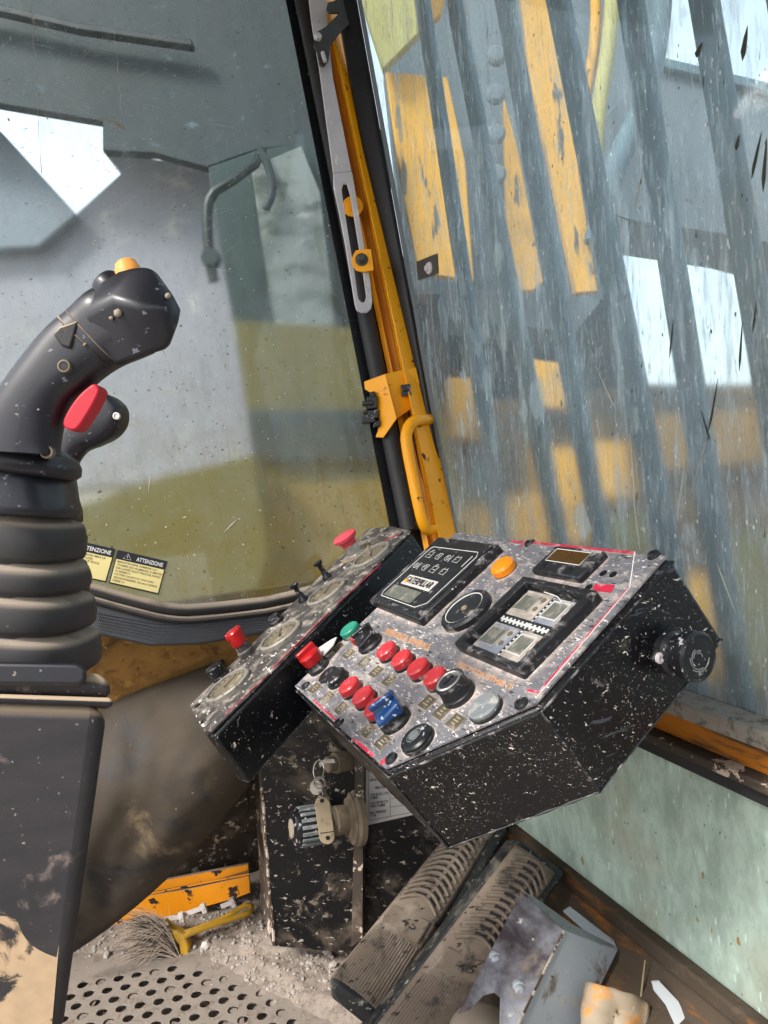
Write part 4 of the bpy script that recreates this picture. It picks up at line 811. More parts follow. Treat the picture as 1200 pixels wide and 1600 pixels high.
def picto(u, w, k):
    q = M(); s_ = .040; P_ = lambda a, b: MO(u+a*s_, w+b*s_, .0009)
    if k == 0: q.tube([P_(-1, -1), P_(1, -1), P_(1, 1), P_(-1, 1)], .00035, 4, True); q.tube([P_(-.5, -1), P_(-.5, -1.6), P_(.3, -1.6)], .00035, 4); q.tube([P_(-.5, .1), P_(.5, .1)], .00035, 4)
    if k == 1: q.tube([P_(-1, .2), P_(-.3, -1), P_(.9, -1), P_(.9, 1), P_(-.3, 1)], .00035, 4, True); q.tube([P_(.2, -.5), P_(.2, .5)], .00035, 4)
    if k == 2: q.tube([P_(math.cos(t)*.9, math.sin(t)*.9) for t in [i*.785 for i in range(8)]], .00035, 4, True); q.tube([P_(1.2, -1.2), P_(1.5, 1.2)], .00035, 4); q.tube([P_(0, -.5), P_(0, .5)], .00035, 4)
    if k == 3: q.tube([P_(-1, -.7), P_(1, -.7), P_(1, .9), P_(-1, .9)], .00035, 4, True); q.tube([P_(-.6, -.7), P_(-.6, -1.2)], .00035, 4); q.tube([P_(.6, -.7), P_(.6, -1.2)], .00035, 4); q.tube([P_(-.6, .1), P_(-.2, .1)], .00035, 4)
    if k == 4: q.tube([P_(0, -1.8), P_(0, 1.8)], .0005, 4)
    part('pictogram', q, mt['white_ink'], mo)
for i, (u, k) in enumerate([(.20, 0), (.36, 1), (.52, 2), (.68, 3), (.84, 4)]): picto(u, .27, k)
for i, (u, k) in enumerate([(.17, 2), (.34, 1), (.50, 0), (.67, 3)]): picto(u, .44, k)
m = M(); m.prism([MO(.24, .57, .0008), MO(.76, .57, .0008), MO(.76, .70, .0008), MO(.24, .70, .0008)], pn*.0006); lbp = part('name_label', m, mt['decal_y'], mo)
m = M(); m.prism([MO(.25, .58, .0015), MO(.75, .58, .0015), MO(.75, .69, .0015), MO(.25, .69, .0015)], pn*.0001); lbp.data.materials[0] = mt['white']
A1 = MO(.265, .675, .0016); text('lettering', 'CATERPILLAR', A1, MO(.74, .675, .0016)-A1, MO(.265, .59, .0016)-A1, pn, mt['black_ink'], mo, .0006, .018)
m = M(); m.prism([MO(.265, .675, .0022), MO(.33, .675, .0022), MO(.298, .625, .0022)], pn*.0002); part('yellow_triangle', m, mt['yellow'], mo)
m = M(); m.prism([MO(.16, .73, .0006), MO(.68, .73, .0006), MO(.68, .88, .0006), MO(.16, .88, .0006)], pn*.0006); part('lcd', m, mt['lcd'], mo)
def disc(name, x, y, prof, mat, parent=None, seg=28, off=0, **k):
    q = M(); q.lathe(onc(x, y), pn, prof, seg, up=d1); return part(name, q, mt[mat], parent or cc, **k)
# amber lamp
am = disc('amber_lamp', 790, 892, [(.0145, 0), (.0145, .004), (.0135, .005)], 'bezel'); q = M(); q.lathe(onc(790, 892), pn, [(.0145, .001), (.0148, .008), (.0125, .011), (.006, .0118), (0, .0118)], 30); part('lens', q, mt['amber'], am)
# round sounder
ho = disc('sounder', 731, 958, [(.031, 0), (.031, .006), (.0285, .0085), (.024, .0085), (.0235, .007), (0, .0072)], 'bezel', seg=40)
q = M(); c = onc(731, 958); q.tube([c+pn*.0078+d1*math.cos(t/40*6.283)*.0238+d2*math.sin(t/40*6.283)*.0238 for t in range(40)], .0007, 5, True); part('grille_ring', q, mt['white_ink'], ho)
q = M(); q.lathe(c, pn, [(.004, .007), (.003, .009), (0, .009)], 8); part('centre_boss', q, mt['gold_ink'], ho)
# small display
SB = rectify(rect_c([(871, 861), (953, 870), (909, 914), (838, 899)]))
def rb(R, u, w, h=0): return PC(R[0]+(R[1]-R[0])*u, R[2]+(R[3]-R[2])*w, h)
m = M(); m.prism([rb(SB, 0, 0), rb(SB, 1, 0), rb(SB, 1, 1), rb(SB, 0, 1)], pn*.008); sdp = part('small_display', m, mt['bezel'], cc, bevel=.0022)
m = M(); m.prism([rb(SB, .12, .14, .0081), rb(SB, .82, .14, .0081), rb(SB, .82, .60, .0081), rb(SB, .12, .60, .0081)], pn*.0006); part('screen', m, mt['lcd_brown'], sdp)
m = M(); m.tube([rb(SB, u, w, .0087) for u, w in ((.12, .14), (.82, .14), (.82, .60), (.12, .60))], .0005, 5, True); part('screen_rim', m, mt['white_ink'], sdp)
for u in (.18, .72):
    m = M(); m.lathe(rb(SB, u, .80, .008), pn, [(.006, 0), (.005, .002), (0, .0025)], 12, up=d1, ry=.6); part('key', m, mt['plastic_clean'], sdp)
A1 = rb(SB, .58, .11, .0082); text('lettering', 'TRACKLESS', A1, rb(SB, .97, .11, .0082)-A1, rb(SB, .58, .03, .0082)-A1, pn, mt['white_ink'], sdp, .0005, .01)
for (x, y) in ((943, 896), (958, 898), (920, 918)):
    disc('hole', x, y, [(0, .0002), (.0042, .0002), (.0042, .0005), (0, .0005)], 'black_seal', seg=14)
m = M(); m.prism([onc(x, y, .0004) for x, y in [(930, 912), (961, 914), (955, 926), (926, 923)]], pn*.0002); part('red_tape', m, mt['red_ink'], cc)
# big screen with raised frame
BS = rectify(rect_c([(826, 912), (941, 937), (823, 1064), (719, 1018)]))
m = M()
fr_o = [(0, 0), (1, 0), (1, 1), (0, 1)]; fr_i = [(.10, .075), (.91, .075), (.91, .93), (.10, .93)]
vs = [rb(BS, u, w, 0) for u, w in fr_o]+[rb(BS, u, w, .012) for u, w in fr_o]+[rb(BS, u, w, .012) for u, w in fr_i]+[rb(BS, u, w, .001) for u, w in fr_i]
fs = []
for i in range(4):
    j = (i+1) % 4; fs += [[i, j, 4+j, 4+i], [4+i, 4+j, 8+j, 8+i], [8+i, 8+j, 12+j, 12+i]]
m.add(vs, fs); bs = part('screen_frame', m, mt['bezel'], cc, bevel=.0025, seg=3)
m = M(); m.prism([rb(BS, u, w, .001) for u, w in [(.09, .06), (.92, .06), (.92, .94), (.09, .94)]], pn*.001); part('screen_bed', m, mk('black_screen_bed', '#26282c', .4, 0, .3, 50, [('dust', '#8c8880', .2, 70, .9)], .1), bs)
tiles = [((.13, .10), (.50, .44), 'tile'), ((.54, .12), (.89, .44), 'tile_blue'), ((.12, .56), (.50, .91), 'tile_blue'), ((.54, .56), (.89, .90), 'tile')]
for k, (a_, b_, mm) in enumerate(tiles):
    m = M(); m.prism([rb(BS, a_[0], a_[1], .002), rb(BS, b_[0], a_[1], .002), rb(BS, b_[0], b_[1], .002), rb(BS, a_[0], b_[1], .002)], pn*.0012); part('screen_tile', m, mt[mm], bs, bevel=.0006)
    w0, h0 = b_[0]-a_[0], b_[1]-a_[1]; q = lambda u, w, h=.0033: rb(BS, a_[0]+w0*u, a_[1]+h0*w, h)
    m = M(); m.prism([q(.12, .2), q(.62, .2), q(.62, .74), q(.12, .74)], pn*.0008); part('tile_window', m, mt['lcd'], bs, bevel=.001)
    m = M(); m.tube([q(.08, .14, .0038), q(.66, .14, .0038), q(.66, .80, .0038), q(.08, .80, .0038)], .0007, 5, True); part('tile_outline', m, mt['white_ink'] if k % 2 else mt['tile'], bs)
    for w_ in (.25, .6):
        m = M(); m.lathe(q(.82, w_, .0032), pn, [(.003, 0), (.003, .001), (.002, .0014), (0, .0014)], 10); part('tile_button', m, mt['knob_dirty'], bs)
m = M()
for i in range(26):
    u = .13+i*.029; m.prism([rb(BS, u, .47+.02*(i % 2), .0022), rb(BS, u+.022, .47+.02*(i % 2), .0022), rb(BS, u+.022, .515+.02*(i % 2), .0022), rb(BS, u, .515+.02*(i % 2), .0022)], pn*.0006)
for i in range(16):
    w_ = .12+i*.05; m.prism([rb(BS, .512, w_, .0022), rb(BS, .528, w_, .0022), rb(BS, .528, w_+.022, .0022), rb(BS, .512, w_+.022, .0022)], pn*.0006)
part('scale_marks', m, mt['white_ink'], bs)
m = M(); m.tube(chaikin([onc(850, 925, .013), onc(872, 932, .013), onc(878, 942, .013)], 2), .0005, 5); part('loose_hair', m, mt['white_ink'], bs)
# push buttons
def button(x, y, mat, r=.0125, h=.009, name='push_button', label=None):
    b_ = disc(name, x, y, [(r*1.08, 0), (r*1.08, .003), (r*.98, .0035)], 'bezel', label=label)
    q = M(); q.lathe(onc(x, y), pn, [(r, .002), (r*1.02, h), (r*.88, h+.0016), (r*.5, h+.0008), (0, h+.0006)], 26, up=d1); part('cap', q, mt[mat], b_); return b_
RX = -4
for (x, y) in ((608, 1022), (632, 1036), (658, 1050), (685, 1065)): button(x+2, y+2, 'red', .0125, .010)
for (x, y) in ((551, 1078), (573, 1094), (593, 1113)): button(x+1, y+2, 'red', .0128, .010)
button(551, 990, 'green', .0135, .009, label='green push button'); button(530, 1064, 'plastic_clean', .0135, .009, label='black push button'); button(514, 1056, 'bezel', .0125, .003, label='flat grey push button')
button(761, 1110, 'grey_btn', .0150, .006, label='dust covered grey push button')
bb = button(655, 1159, 'plastic_clean', .0155, .006, label='large black push button with ribs')
m = M(); c = onc(654, 1158)+pn*.0076
for k in range(-2, 3): m.box(c+d1*k*.0022, d1*.0006, d2*(.006-.0012*abs(k)), pn*.0006)
m.tube([c+d1*math.cos(t/20*6.283)*.0062+d2*math.sin(t/20*6.283)*.0078 for t in range(20)], .0003, 5, True); part('ribs', m, mt['grey_btn'], bb)
# selector switches (square wedge caps)
def selector(x, y, mat, label, s=.013, h=.022, twist=0):
    b_ = disc('selector_switch', x, y, [(.0165, 0), (.0165, .004), (.014, .006), (.0135, .012)], 'bezel', label=label)
    c = onc(x, y); a_ = d1*math.cos(twist)+d2*math.sin(twist); b2 = pn.cross(a_)
    q = M(); lo_ = [c+pn*.010+a_*s*i+b2*s*1.05*j for i, j in ((-1, -1), (1, -1), (1, 1), (-1, 1))]
    hi = [c+pn*(h-.004)+a_*s*1.0*(-1)+b2*s*1.1*(-1), c+pn*h+a_*s*1.05+b2*s*-1.1, c+pn*(h-.006)+a_*s*1.05+b2*s*1.1, c+pn*(h-.010)-a_*s+b2*s*1.1]
    q.loft([lo_, hi]); part('knob', q, mt[mat], b_, bevel=.0025, seg=3)
    q = M(); q.box(c+pn*(h+.001), a_*s*.2, b2*s*1.0, pn*.003); part('finger_bar', q, mt[mat], b_, bevel=.0015); return b_
selector(580, 1008, 'plastic_clean', 'black square selector switch', .0125, .022, .25)
q = M(); q.lathe(onc(566, 1000), pn, [(.012, .002), (.012, .010), (0, .011)], 24, up=d1); part('red_collar', q, mt['red_clean'], cc)
selector(620, 1128, 'blue', 'glossy blue square selector switch', .0130, .026, .3)
c = onc(500, 1044); m = M(); m.lathe(c, pn, [(.0150, 0), (.0150, .005), (.0125, .007), (.0125, .014)], 24); rs = part('selector_switch', m, mt['bezel'], cc, label='deep red selector switch at the near left corner')
m = M(); m.lathe(c, pn, [(.0135, .013), (.0145, .024), (.0125, .027), (0, .0275)], 24); part('knob', m, mt['red_clean'], rs)
m = M(); m.box(c+pn*.029, d2*.0135, d1*.0035, pn*.005); part('finger_bar', m, mt['red_clean'], rs, bevel=.0015)
m = M(); m.prism([onc(x, y, .012) for x, y in [(498, 1012), (516, 1000), (526, 995), (520, 1008), (505, 1024)]], -pn*.0015); o = part('white_tab', m, mt['white'], rs)
# key switch
c = onc(719, 1087); m = M(); m.lathe(c, pn, [(.0165, 0), (.0165, .005), (.0155, .006), (.0148, .015), (.0158, .0175), (.0150, .0195)], 30); kw = part('key_switch', m, mt['bezel'], cc)
m = M(); m.lathe(c, pn, [(.0145, .0190), (.0115, .0202), (.010, .0192), (0, .0192)], 26); part('barrel', m, mt['chrome'], kw); m = M(); m.box(c+pn*.0197, d1*.001, d2*.006, pn*.0006); part('key_slot', m, mt['black_seal'], kw)
# prints: label boxes
def boxlab(x, y, s=1.0, dark=True):
    c = onc(x, y); U = d1*-.0105*s; W = d2*-.0085*s; q = M()
    if dark: q.prism([c-U-W+pn*.0002, c+U-W+pn*.0002, c+U+W+pn*.0002, c-U+W+pn*.0002], pn*.0002)
    b_ = part('engraved_label', q, mt['bezel2'], cc)
    q = M(); q.tube([c-U-W+pn*.0006, c+U-W+pn*.0006, c+U+W+pn*.0006, c-U+W+pn*.0006], .00035, 4, True); part('outline', q, mt['gold_ink'], b_)
    q = M()
    for k in range(3):
        L = random.uniform(.25, .6); v_ = W*(-.45+.45*k); q.prism([c-U*L+v_+pn*.0006, c+U*L+v_+pn*.0006, c+U*L+v_*1.0-W*.22+pn*.0006, c-U*L+v_-W*.22+pn*.0006], pn*.0003)
    part('worn_print', q, mt['gold_ink'], b_)
mt['bezel2'] = mk('dark_engraved_label', '#4a463c', .6, 0, .3, 50, [('dust', '#8f8980', .38, (60, 34, 90), .9), ('dust', '#b3a794', .12, 60, .9)], .1)
for (x, y) in ((528, 1012), (545, 1022), (569, 1035), (588, 1050), (608, 1063), (492, 1076), (512, 1090), (533, 1107), (575, 1142), (598, 1160), (668, 1098), (690, 1113), (712, 1128)): boxlab(x, y, .88)
A1 = onc(601, 990); text('lettering', 'EMERGENZA GENERALE', A1, onc(670, 1018)-A1, onc(606, 981)-A1, pn, mt['orange_ink'], cc, .0006, .02)
A1 = onc(712, 1043); text('lettering', 'FEED ADJUSTMENT', A1, onc(798, 1082)-A1, onc(718, 1034)-A1, pn, mt['orange_ink'], cc, .0006, .015)
m = M()
for (a_, b_, w_) in [((798, 846), (820, 848), .003), ((832, 848), (990, 864), .0032), ((983, 918), (842, 1082), .0022), ((842, 1082), (824, 1078), .0022), ((490, 1094), (524, 1125), .0022), ((524, 1125), (530, 1132), .002), ((553, 1155), (584, 1182), .003), ((820, 850), (810, 858), .0015)]:
    m = M(); line(m, a_, b_, w_, pn, lambda x, y: onc(x, y, .0005)); part('red_border', m, mt['red_ink'], cc)
m = M(); line(m, (992, 862), (984, 918), .001, pn, lambda x, y: onc(x, y, .0006)); line(m, (984, 918), (840, 1088), .0008, pn, lambda x, y: onc(x, y, .0006)); part('white_border', m, mt['white_ink'], cc)
for (x, y) in ((828, 849), (1022, 868), (815, 1100), (612, 1186), (478, 1072), (530, 1130)):
    disc('screw', x, y, [(.0068, 0), (.0066, .001), (.0055, .0028), (.003, .0030), (.0028, .0018), (0, .0018)], 'bezel', seg=16)
disc('dark_mark', 600, 1190, [(0, .0003), (.004, .0003), (.004, .0006), (0, .0006)], 'red_ink', seg=9)
# dried spatter on the console housing, dust smear ridge along its rims
# side knob
r1 = onc(1040, 868)-pn*.055; r2 = onc(836, 1098)-pn*.055; sn = (onc(1040, 868)-onc(836, 1098)).cross(pn).normalized()
if sn.dot(-FW) < 0: sn = -sn
SP = onc(940, 983)-pn*.05
def ons(x, y, o_=0): return onp(x, y, SP+sn*o_, sn)
c = ons(1046, 1018, .002)
m = M(); m.prism([ons(x, y, .003) for x, y in [(1012, 1030), (1022, 1012), (1040, 995), (1066, 990), (1080, 1000), (1085, 1030), (1070, 1052), (1040, 1048)]], sn*.006); kb = part('side_knob', m, mt['bezel'], cc, bevel=.002)
m = M(); m.lathe(c, (sn+RT*.05).normalized(), [(.020, .0), (.020, .007), (.017, .010), (.017, .016), (.021, .019), (.022, .030), (.0195, .0325), (.0185, .0315), (0, .032)], 30); part('knob_cap', m, mt['plastic_clean'], kb)
m = M(); c2 = c+sn*.0325; X_, Y_, Z_ = frame(sn)
for k in range(5): m.tube([c2+X_*math.cos(t)*(.004+.002*k)+Y_*math.sin(t)*(.004+.002*k) for t in [k+i*.3 for i in range(8)]], .0005, 5)
part('scuffs', m, mt['grey_btn'], kb); m = M(); m.lathe(ons(1030, 1028, .009), sn, [(.005, 0), (.005, .002), (.003, .003), (0, .002)], 12); part('screw', m, mt['steel'], kb)

# ================================================================== pedals
def pedal(LT, RT_, RB, LB, dt, dbm, label, side_w=.03, num='45'):
    a, b, c, d = at(*LT, dt), at(*RT_, dt), at(*RB, dbm), at(*LB, dbm)
    n = (b-a).cross(d-a).normalized()
    if n.dot(FW) > 0: n = -n
    t_ = thing('pedal', label, 'pedal', tuple((a+b+c+d)/4-n*.06), 'rubber faced floor pedals')
    P_ = lambda u, w, h=0: a.lerp(b, u).lerp(d.lerp(c, u), w)+n*h
    q = M(); q.prism([P_(0, 0), P_(1, -.02), P_(1, 1), P_(0, 1)], -n*.035); part('pedal_body', q, mt['pedal_side'], t_, bevel=.005)
    # domed rubber pad
    q = M()
    def pad(u, w): return P_(.03+u*.80, .03+w*.95, .003+.010*math.sin(u*math.pi)**.6)
    q.grid(14, 40, pad); part('rubber_pad', q, mt['pedal'], t_, solid=.004)
    L = (d-a).length; W = (b-a).length
    hgt = lambda u: .006+.010*math.sin(max(0, min(1, (u-.03)/.8))*math.pi)**.6
    for k in range(13):
        w0 = .05+k*.036
        q = M(); pts = []
        for i in range(11):
            u = .10+i*.066; pts.append(P_(u, w0+.045*math.sin((i/10)*math.pi)*-1+.03+.02*(i/10), hgt(u)+.0005))
        q.tube(pts, .0030, 7, flat=.8); part('arched_rib', q, mt['pedal'], t_)
        if k < 12:
            for u0, u1 in ((.30, .47), (.54, .68)):
                q = M(); f_ = lambda u: w0+.018+.03-.045*math.sin((u-.10)/.66*math.pi)+.02*(u-.10)/.66
                q.prism([P_(u0, f_(u0)-.006, hgt(u0)-.001), P_(u1, f_(u1)-.006, hgt(u1)-.001), P_(u1, f_(u1)+.008, hgt(u1)-.001), P_(u0, f_(u0)+.008, hgt(u0)-.001)], n*.0012); part('slot', q, mt['black_rubber'], t_)
    q = M(); q.prism([P_(.10, .56, .009), P_(.76, .57, .009), P_(.76, .68, .009), P_(.10, .67, .009)], n*.006); pl_ = part('number_pad', q, mt['pedal'], t_, bevel=.003)
    text('lettering', num, P_(.38, .64, .0152), P_(.62, .642)-P_(.38, .64), P_(.38, .60)-P_(.38, .64), n, mt['pedal_side'], t_, .0006, .01)
    for k in range(19):
        u = .07+k*.0385; q = M(); q.tube([P_(u, .70+.006*math.sin(k*2), hgt(u)), P_(u, .84, hgt(u)), P_(u, .985, hgt(u)-.001)], .0017, 6, flat=.7); part('groove_rib', q, mt['pedal'], t_)
    return t_
pedal((702, 1302), (790, 1296), (612, 1612), (512, 1532), 1.20, .98, 'left mud caked pedal, partly under the control console')
pedal((808, 1310), (882, 1368), (700, 1640), (570, 1620), 1.08, .93, 'right mud caked pedal, beside the grey metal bracket')

# ================================================================== grey bracket, cap, odds and ends bottom right
gb = thing('folded_bracket', 'scuffed folded grey blue metal bracket lying over the right pedal', 'metal bracket', tuple(at(830, 1500, .9)))
K1 = lambda x, y, d: at(x, y, d)
m = M(); A = [K1(816, 1394, .98), K1(881, 1454, .92), K1(805, 1610, .84), K1(780, 1625, .84), K1(782, 1560, .87), K1(772, 1552, .87), K1(756, 1556, .87), K1(735, 1578, .86), K1(716, 1586, .86)]
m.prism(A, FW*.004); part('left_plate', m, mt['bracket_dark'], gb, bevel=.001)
m = M(); m.prism([K1(881, 1454, .92), K1(944, 1478, .96), K1(966, 1484, .97), K1(905, 1610, .90), K1(805, 1610, .84)], FW*.004); part('right_plate', m, mt['bracket'], gb, bevel=.001)
m = M(); m.prism([K1(816, 1393, .982), K1(832, 1399, 1.0), K1(893, 1443, .99), K1(962, 1478, .985), K1(944, 1479, .962), K1(881, 1455, .922)], -UP*.003); part('rim_flange', m, mt['bracket'], gb, bevel=.0008)
m = M(); m.prism([K1(880, 1425, 1.0), K1(891, 1418, 1.01), K1(962, 1472, .99), K1(966, 1484, .98), K1(955, 1495, .975), K1(925, 1465, .985)], FW*.004); part('back_tab', m, mt['bracket'], gb, bevel=.001)
for (x, y) in ((774, 1497), (811, 1543)):
    m = M(); m.lathe(at(x, y, .90+(-.02 if y > 1500 else .012)), -FW, [(.0078, -.004), (.0078, .001), (.006, .002), (.0058, .006), (.003, .008), (0, .008)], 12); part('rivet', m, mt['bracket'], gb)
m = M(); m.tube([K1(881, 1455, .9185), K1(806, 1608, .8385)], .0016, 6); part('bare_edge', m, mt['edge'], gb)
m = M(); m.lathe(at(750, 1640, .93), (UP*.85-FW*.3+RT*.2), [(.045, -.08), (.045, .02), (.040, .034), (.025, .045), (0, .048)], 30); single('pipe_cap', m, mt['cap'], 'rounded beige pipe cap showing through the bracket arch', 'pipe cap')
m = M(); m.grid(14, 14, lambda u, v: at(925+u*85-v*20, 1538+v*100-math.sin(u*2.6)*10+u*38+5*NZ.noise(V((u*4, v*4, 1))), .90-.012*math.sin(u*3.1)-.03*v+.012*NZ.noise(V((u*3, v*3, 7)))))
single('painted_block', m, mk('chipped_yellow_and_beige_paint', '#9a8c78', .7, 0, .2, 20, [('dust', '#d8860f', .36, (26, 26, 40), .6), ('spot', '#e0d8cc', .2, 120, .9), ('chip', '#3a3028', .06, 30, .9)], .3), 'yellow and beige painted block at the bottom edge, right of the grey bracket', 'painted block', solid=.02, smooth=70)
m = M(); m.prism([at(x, y, d_) for x, y, d_ in [(1018, 1534, .90), (1030, 1533, .90), (1060, 1565, .88), (1085, 1620, .85), (1065, 1625, .85), (1040, 1570, .88), (1022, 1548, .89)]], FW*.002)
single('plastic_scrap', m, mt['hazeplastic'], 'clear curved plastic scrap lying in the dark channel', 'plastic scrap')
m = M(); m.tube([at(1008, 1500, .92), at(1004, 1535, .92), at(1000, 1572, .91)], [.0008, .0012, .0014], 6); single('straw', m, mt['twig'], 'thin dry straw standing in the dark channel dirt', 'straw')
m = M(); random.seed(9)
for i in range(260):
    x = random.uniform(880, 1040); y = random.uniform(1490, 1600); p = onz(x, y, .16); 
    if .44 < p.x < .56: rock(m, (p.x, p.y, .125+random.uniform(0, .06)), random.choice([.003, .005, .008]))
single('dark_clods', m, mt['channel'], 'dark oily dirt clods beside the channel', 'dirt', kind='stuff', smooth=20)

# ================================================================== left arm console with boot and joysticks
ac = thing('arm_console', 'black dusty arm console pod at the left edge, under the joystick boot', 'arm console', tuple(at(-60, 1600, .55)))
dp = .50
m = M(); fr_ = [at(x, y, dp+(y-1090)*.00006) for x, y in [(-330, 1085), (140, 1100), (172, 1106), (165, 1140), (150, 1250), (126, 1420), (97, 1625), (-330, 1640)]]
m.prism(fr_, ray(100, 1200)*.16-RT*.004); part('pod_body', m, mt['pod'], ac, bevel=.012, seg=4)
m = M(); m.prism([at(x, y, dp-.008) for x, y in [(-330, 1073), (176, 1090), (178, 1104), (-330, 1088)]], ray(150, 1090)*.15-UP*.004); part('rim', m, mt['pod'], ac, bevel=.003)
m = M(); m.prism([at(x, y, dp-.004) for x, y in [(-330, 1042), (150, 1052), (168, 1058), (176, 1089), (-330, 1073)]], ray(150, 1060)*.15-UP*.006); part('top_tray', m, mt['pod'], ac, bevel=.006, seg=3)
m = M(); m.prism([at(x, y, dp-.012) for x, y in [(-330, 1030), (120, 1036), (134, 1044), (136, 1062), (125, 1072), (-330, 1068)]], ray(130, 1050)*.02); part('boot_clamp', m, mt['plastic'], ac, bevel=.004, seg=3)
m = M(); random.seed(5)
def smear(u, v):
    x = -6+u*108-v*14; y = 1405+v*205-u*40; return x, y
pts = [(40, 1445), (62, 1425), (84, 1420), (98, 1432), (100, 1470), (90, 1500), (96, 1520), (92, 1560), (84, 1605), (-20, 1610), (-20, 1520), (8, 1490), (22, 1470)]
mt['pod_mud'] = mt['pod_dirt']
# bellows
def sup(c, rx, ry, e, n=40, X=RT, Y=None):
    Y = Y or (FW+UP*.0).normalized(); out = []
    for k in range(n):
        t = k*2*math.pi/n; cs, sn_ = math.cos(t), math.sin(t)
        out.append(c+X*rx*math.copysign(abs(cs)**(2/e), cs)+Y*ry*math.copysign(abs(sn_)**(2/e), sn_))
    return out
bo = thing('joystick_boot', 'black rubber bellows boot with dusty folds below the near joystick', 'rubber boot', tuple(at(10, 1040, .58)))
rings = []; prof = [(1045, 134)]
for yb_, yt_, r_o in [(1038, 980, 152), (974, 922, 144), (916, 874, 136), (868, 806, 128)]:
    prof += [(yb_, r_o-16), (yb_-3, r_o-4), (yb_-9, r_o), ((yb_+yt_)/2, r_o+1.5), (yt_+12, r_o-1), (yt_+5, r_o-4), (yt_+2, r_o-9), (yt_-1, r_o-22)]
prof += [(800, 104)]
for y, xr_ in prof:
    xr_ *= .93; half = (xr_-(-110))/2; cx = xr_-half; k = .56/F
    tl_ = (xr_-100)*.0; rings.append(sup(at(cx, y-0, .56), half*k*1.0, .050*(half/120), 3.2, 48, RT-UP*.09))
m = M(); m.loft(rings); part('folds', m, mt['boot'], bo, smooth=75)
rings = []
for y, xr_ in [(800, 108), (794, 113), (786, 114), (770, 108), (745, 104), (728, 98), (722, 96)]:
    half = (xr_+95)/2; rings.append(sup(at(xr_-half, y, .55), half*.55/F, .046*(half/105), 3.0, 48, RT-UP*.10))
m = M(); m.loft(rings); part('upper_skirt', m, mt['plastic'], bo, smooth=75)
rings = []
for y, xr_ in [(735, 108), (728, 116), (716, 117), (704, 112), (697, 100), (690, 92)]:
    half = (xr_+85)/2; rings.append(sup(at(xr_-half, y, .54), half*.54/F, .042*(half/100), 2.6, 48, RT-UP*.16))
m = M(); m.loft(rings); cl_ = part('neck_collar', m, mt['plastic'], bo, smooth=75)
m = M(); m.lathe(at(73, 706, .492), -FW, [(.0045, -.004), (.0045, .001), (.0032, .0012), (.003, -.001), (0, -.001)], 14); part('screw_hole', m, mt['knob_dirty'], cl_)
def joystick(secs, d, rdep, label, small=False):
    j = thing('joystick', label, 'joystick', tuple(at((secs[0][0]+secs[0][2])/2, (secs[0][1]+secs[0][3])/2, d)))
    pts = []
    S2 = [V((a, b, e)).to_tuple()+(f, g, h) for (a, b, e, f, g, h) in [(s_[0], s_[1], s_[2], s_[3], s_[4], s_[5]) for s_ in secs]]
    # smooth interpolation of the section list
    for i in range(len(S2)-1):
        a, b = S2[i], S2[i+1]; a_, b_ = S2[max(0, i-1)], S2[min(len(S2)-1, i+2)]
        for t in [0, .2, .4, .6, .8]:
            pts.append([.5*((2*a[k])+(-a_[k]+b[k])*t+(2*a_[k]-5*a[k]+4*b[k]-b_[k])*t*t+(-a_[k]+3*a[k]-3*b[k]+b_[k])*t**3) for k in range(6)])
    pts.append(list(S2[-1])); rings = []
    for s_ in pts:
        A1, B1 = at(s_[0], s_[1], d), at(s_[2], s_[3], d); c_ = (A1+B1)/2; X = (B1-A1); rings.append(sup(c_, X.length/2, rdep*s_[4], s_[5], 40, X.normalized(), FW))
    q = M(); q.loft(rings); part('grip', q, mt['plastic'], j, smooth=60); return j, rings
secs = [(-48, 705, 92, 712, 1.0, 2.4), (-43, 690, 92, 695, 1.0, 2.4), (-22, 647, 98, 662, 1.0, 2.4), (5, 607, 112, 630, 1.0, 2.5), (37, 563, 139, 606, 1.0, 2.6), (77, 516, 162, 586, 1.0, 2.8), (112, 488, 188, 569, 1.05, 3.0), (137, 466, 218, 556, 1.15, 3.2), (152, 456, 236, 548, 1.1, 3.4)]
j1, rr_ = joystick(secs, .50, .0185, 'near black joystick with red trigger, its head leaning right')
jd = .50
m = M(); tp_ = [(152, 602), (146, 598), (134, 606), (118, 622), (106, 640), (98, 656), (98, 666), (106, 672), (116, 673), (125, 666), (134, 652), (144, 636), (153, 618), (156, 608)]
m.prism(chaikin([at(x, y, jd-.012) for x, y in tp_], 1, True), FW*.016); part('trigger', m, mt['trigger'], j1, bevel=.004, seg=3)
m = M(); m.lathe(at(200, 424, jd), (UP*.95-RT*.3).normalized(), [(.0085, -.004), (.0085, .002), (.0075, .0035), (.0070, .006), (.005, .0075), (0, .0078)], 22); part('thumb_button', m, mt['amber_soft'] if 'amber_soft' in mt else mk('faded_orange_button', '#e39a4a', .5, 0, .1, 60, [('spot', '#f0cfa0', .1, 300, .9)], .05), j1)
m = M(); m.lathe(at(168, 446, jd+.006), (UP*.7-RT*.7).normalized(), [(.011, -.006), (.011, .002), (.009, .005), (.004, .006), (0, .006)], 20); part('rear_button', m, mt['plastic'], j1)
def surf(x, y): return at(x, y, jd-.0185)
m = M(); ho_ = [(120, 486), (140, 462), (160, 441), (186, 425), (212, 418), (234, 417), (247, 428), (270, 460), (282, 484), (279, 504), (264, 545), (236, 553), (205, 565), (184, 574)]
n_ = len(ho_); ri = [(132, 490, .021), (174, 466, .030), (214, 476, .033), (262, 480, .030)]
vs = [at(x, y, jd-.017) for x, y in ho_]+[at(x, y, jd-d_) for x, y, d_ in ri]+[at(228+(x-228)*.93, 490+(y-490)*.93, jd+.020) for x, y in ho_]
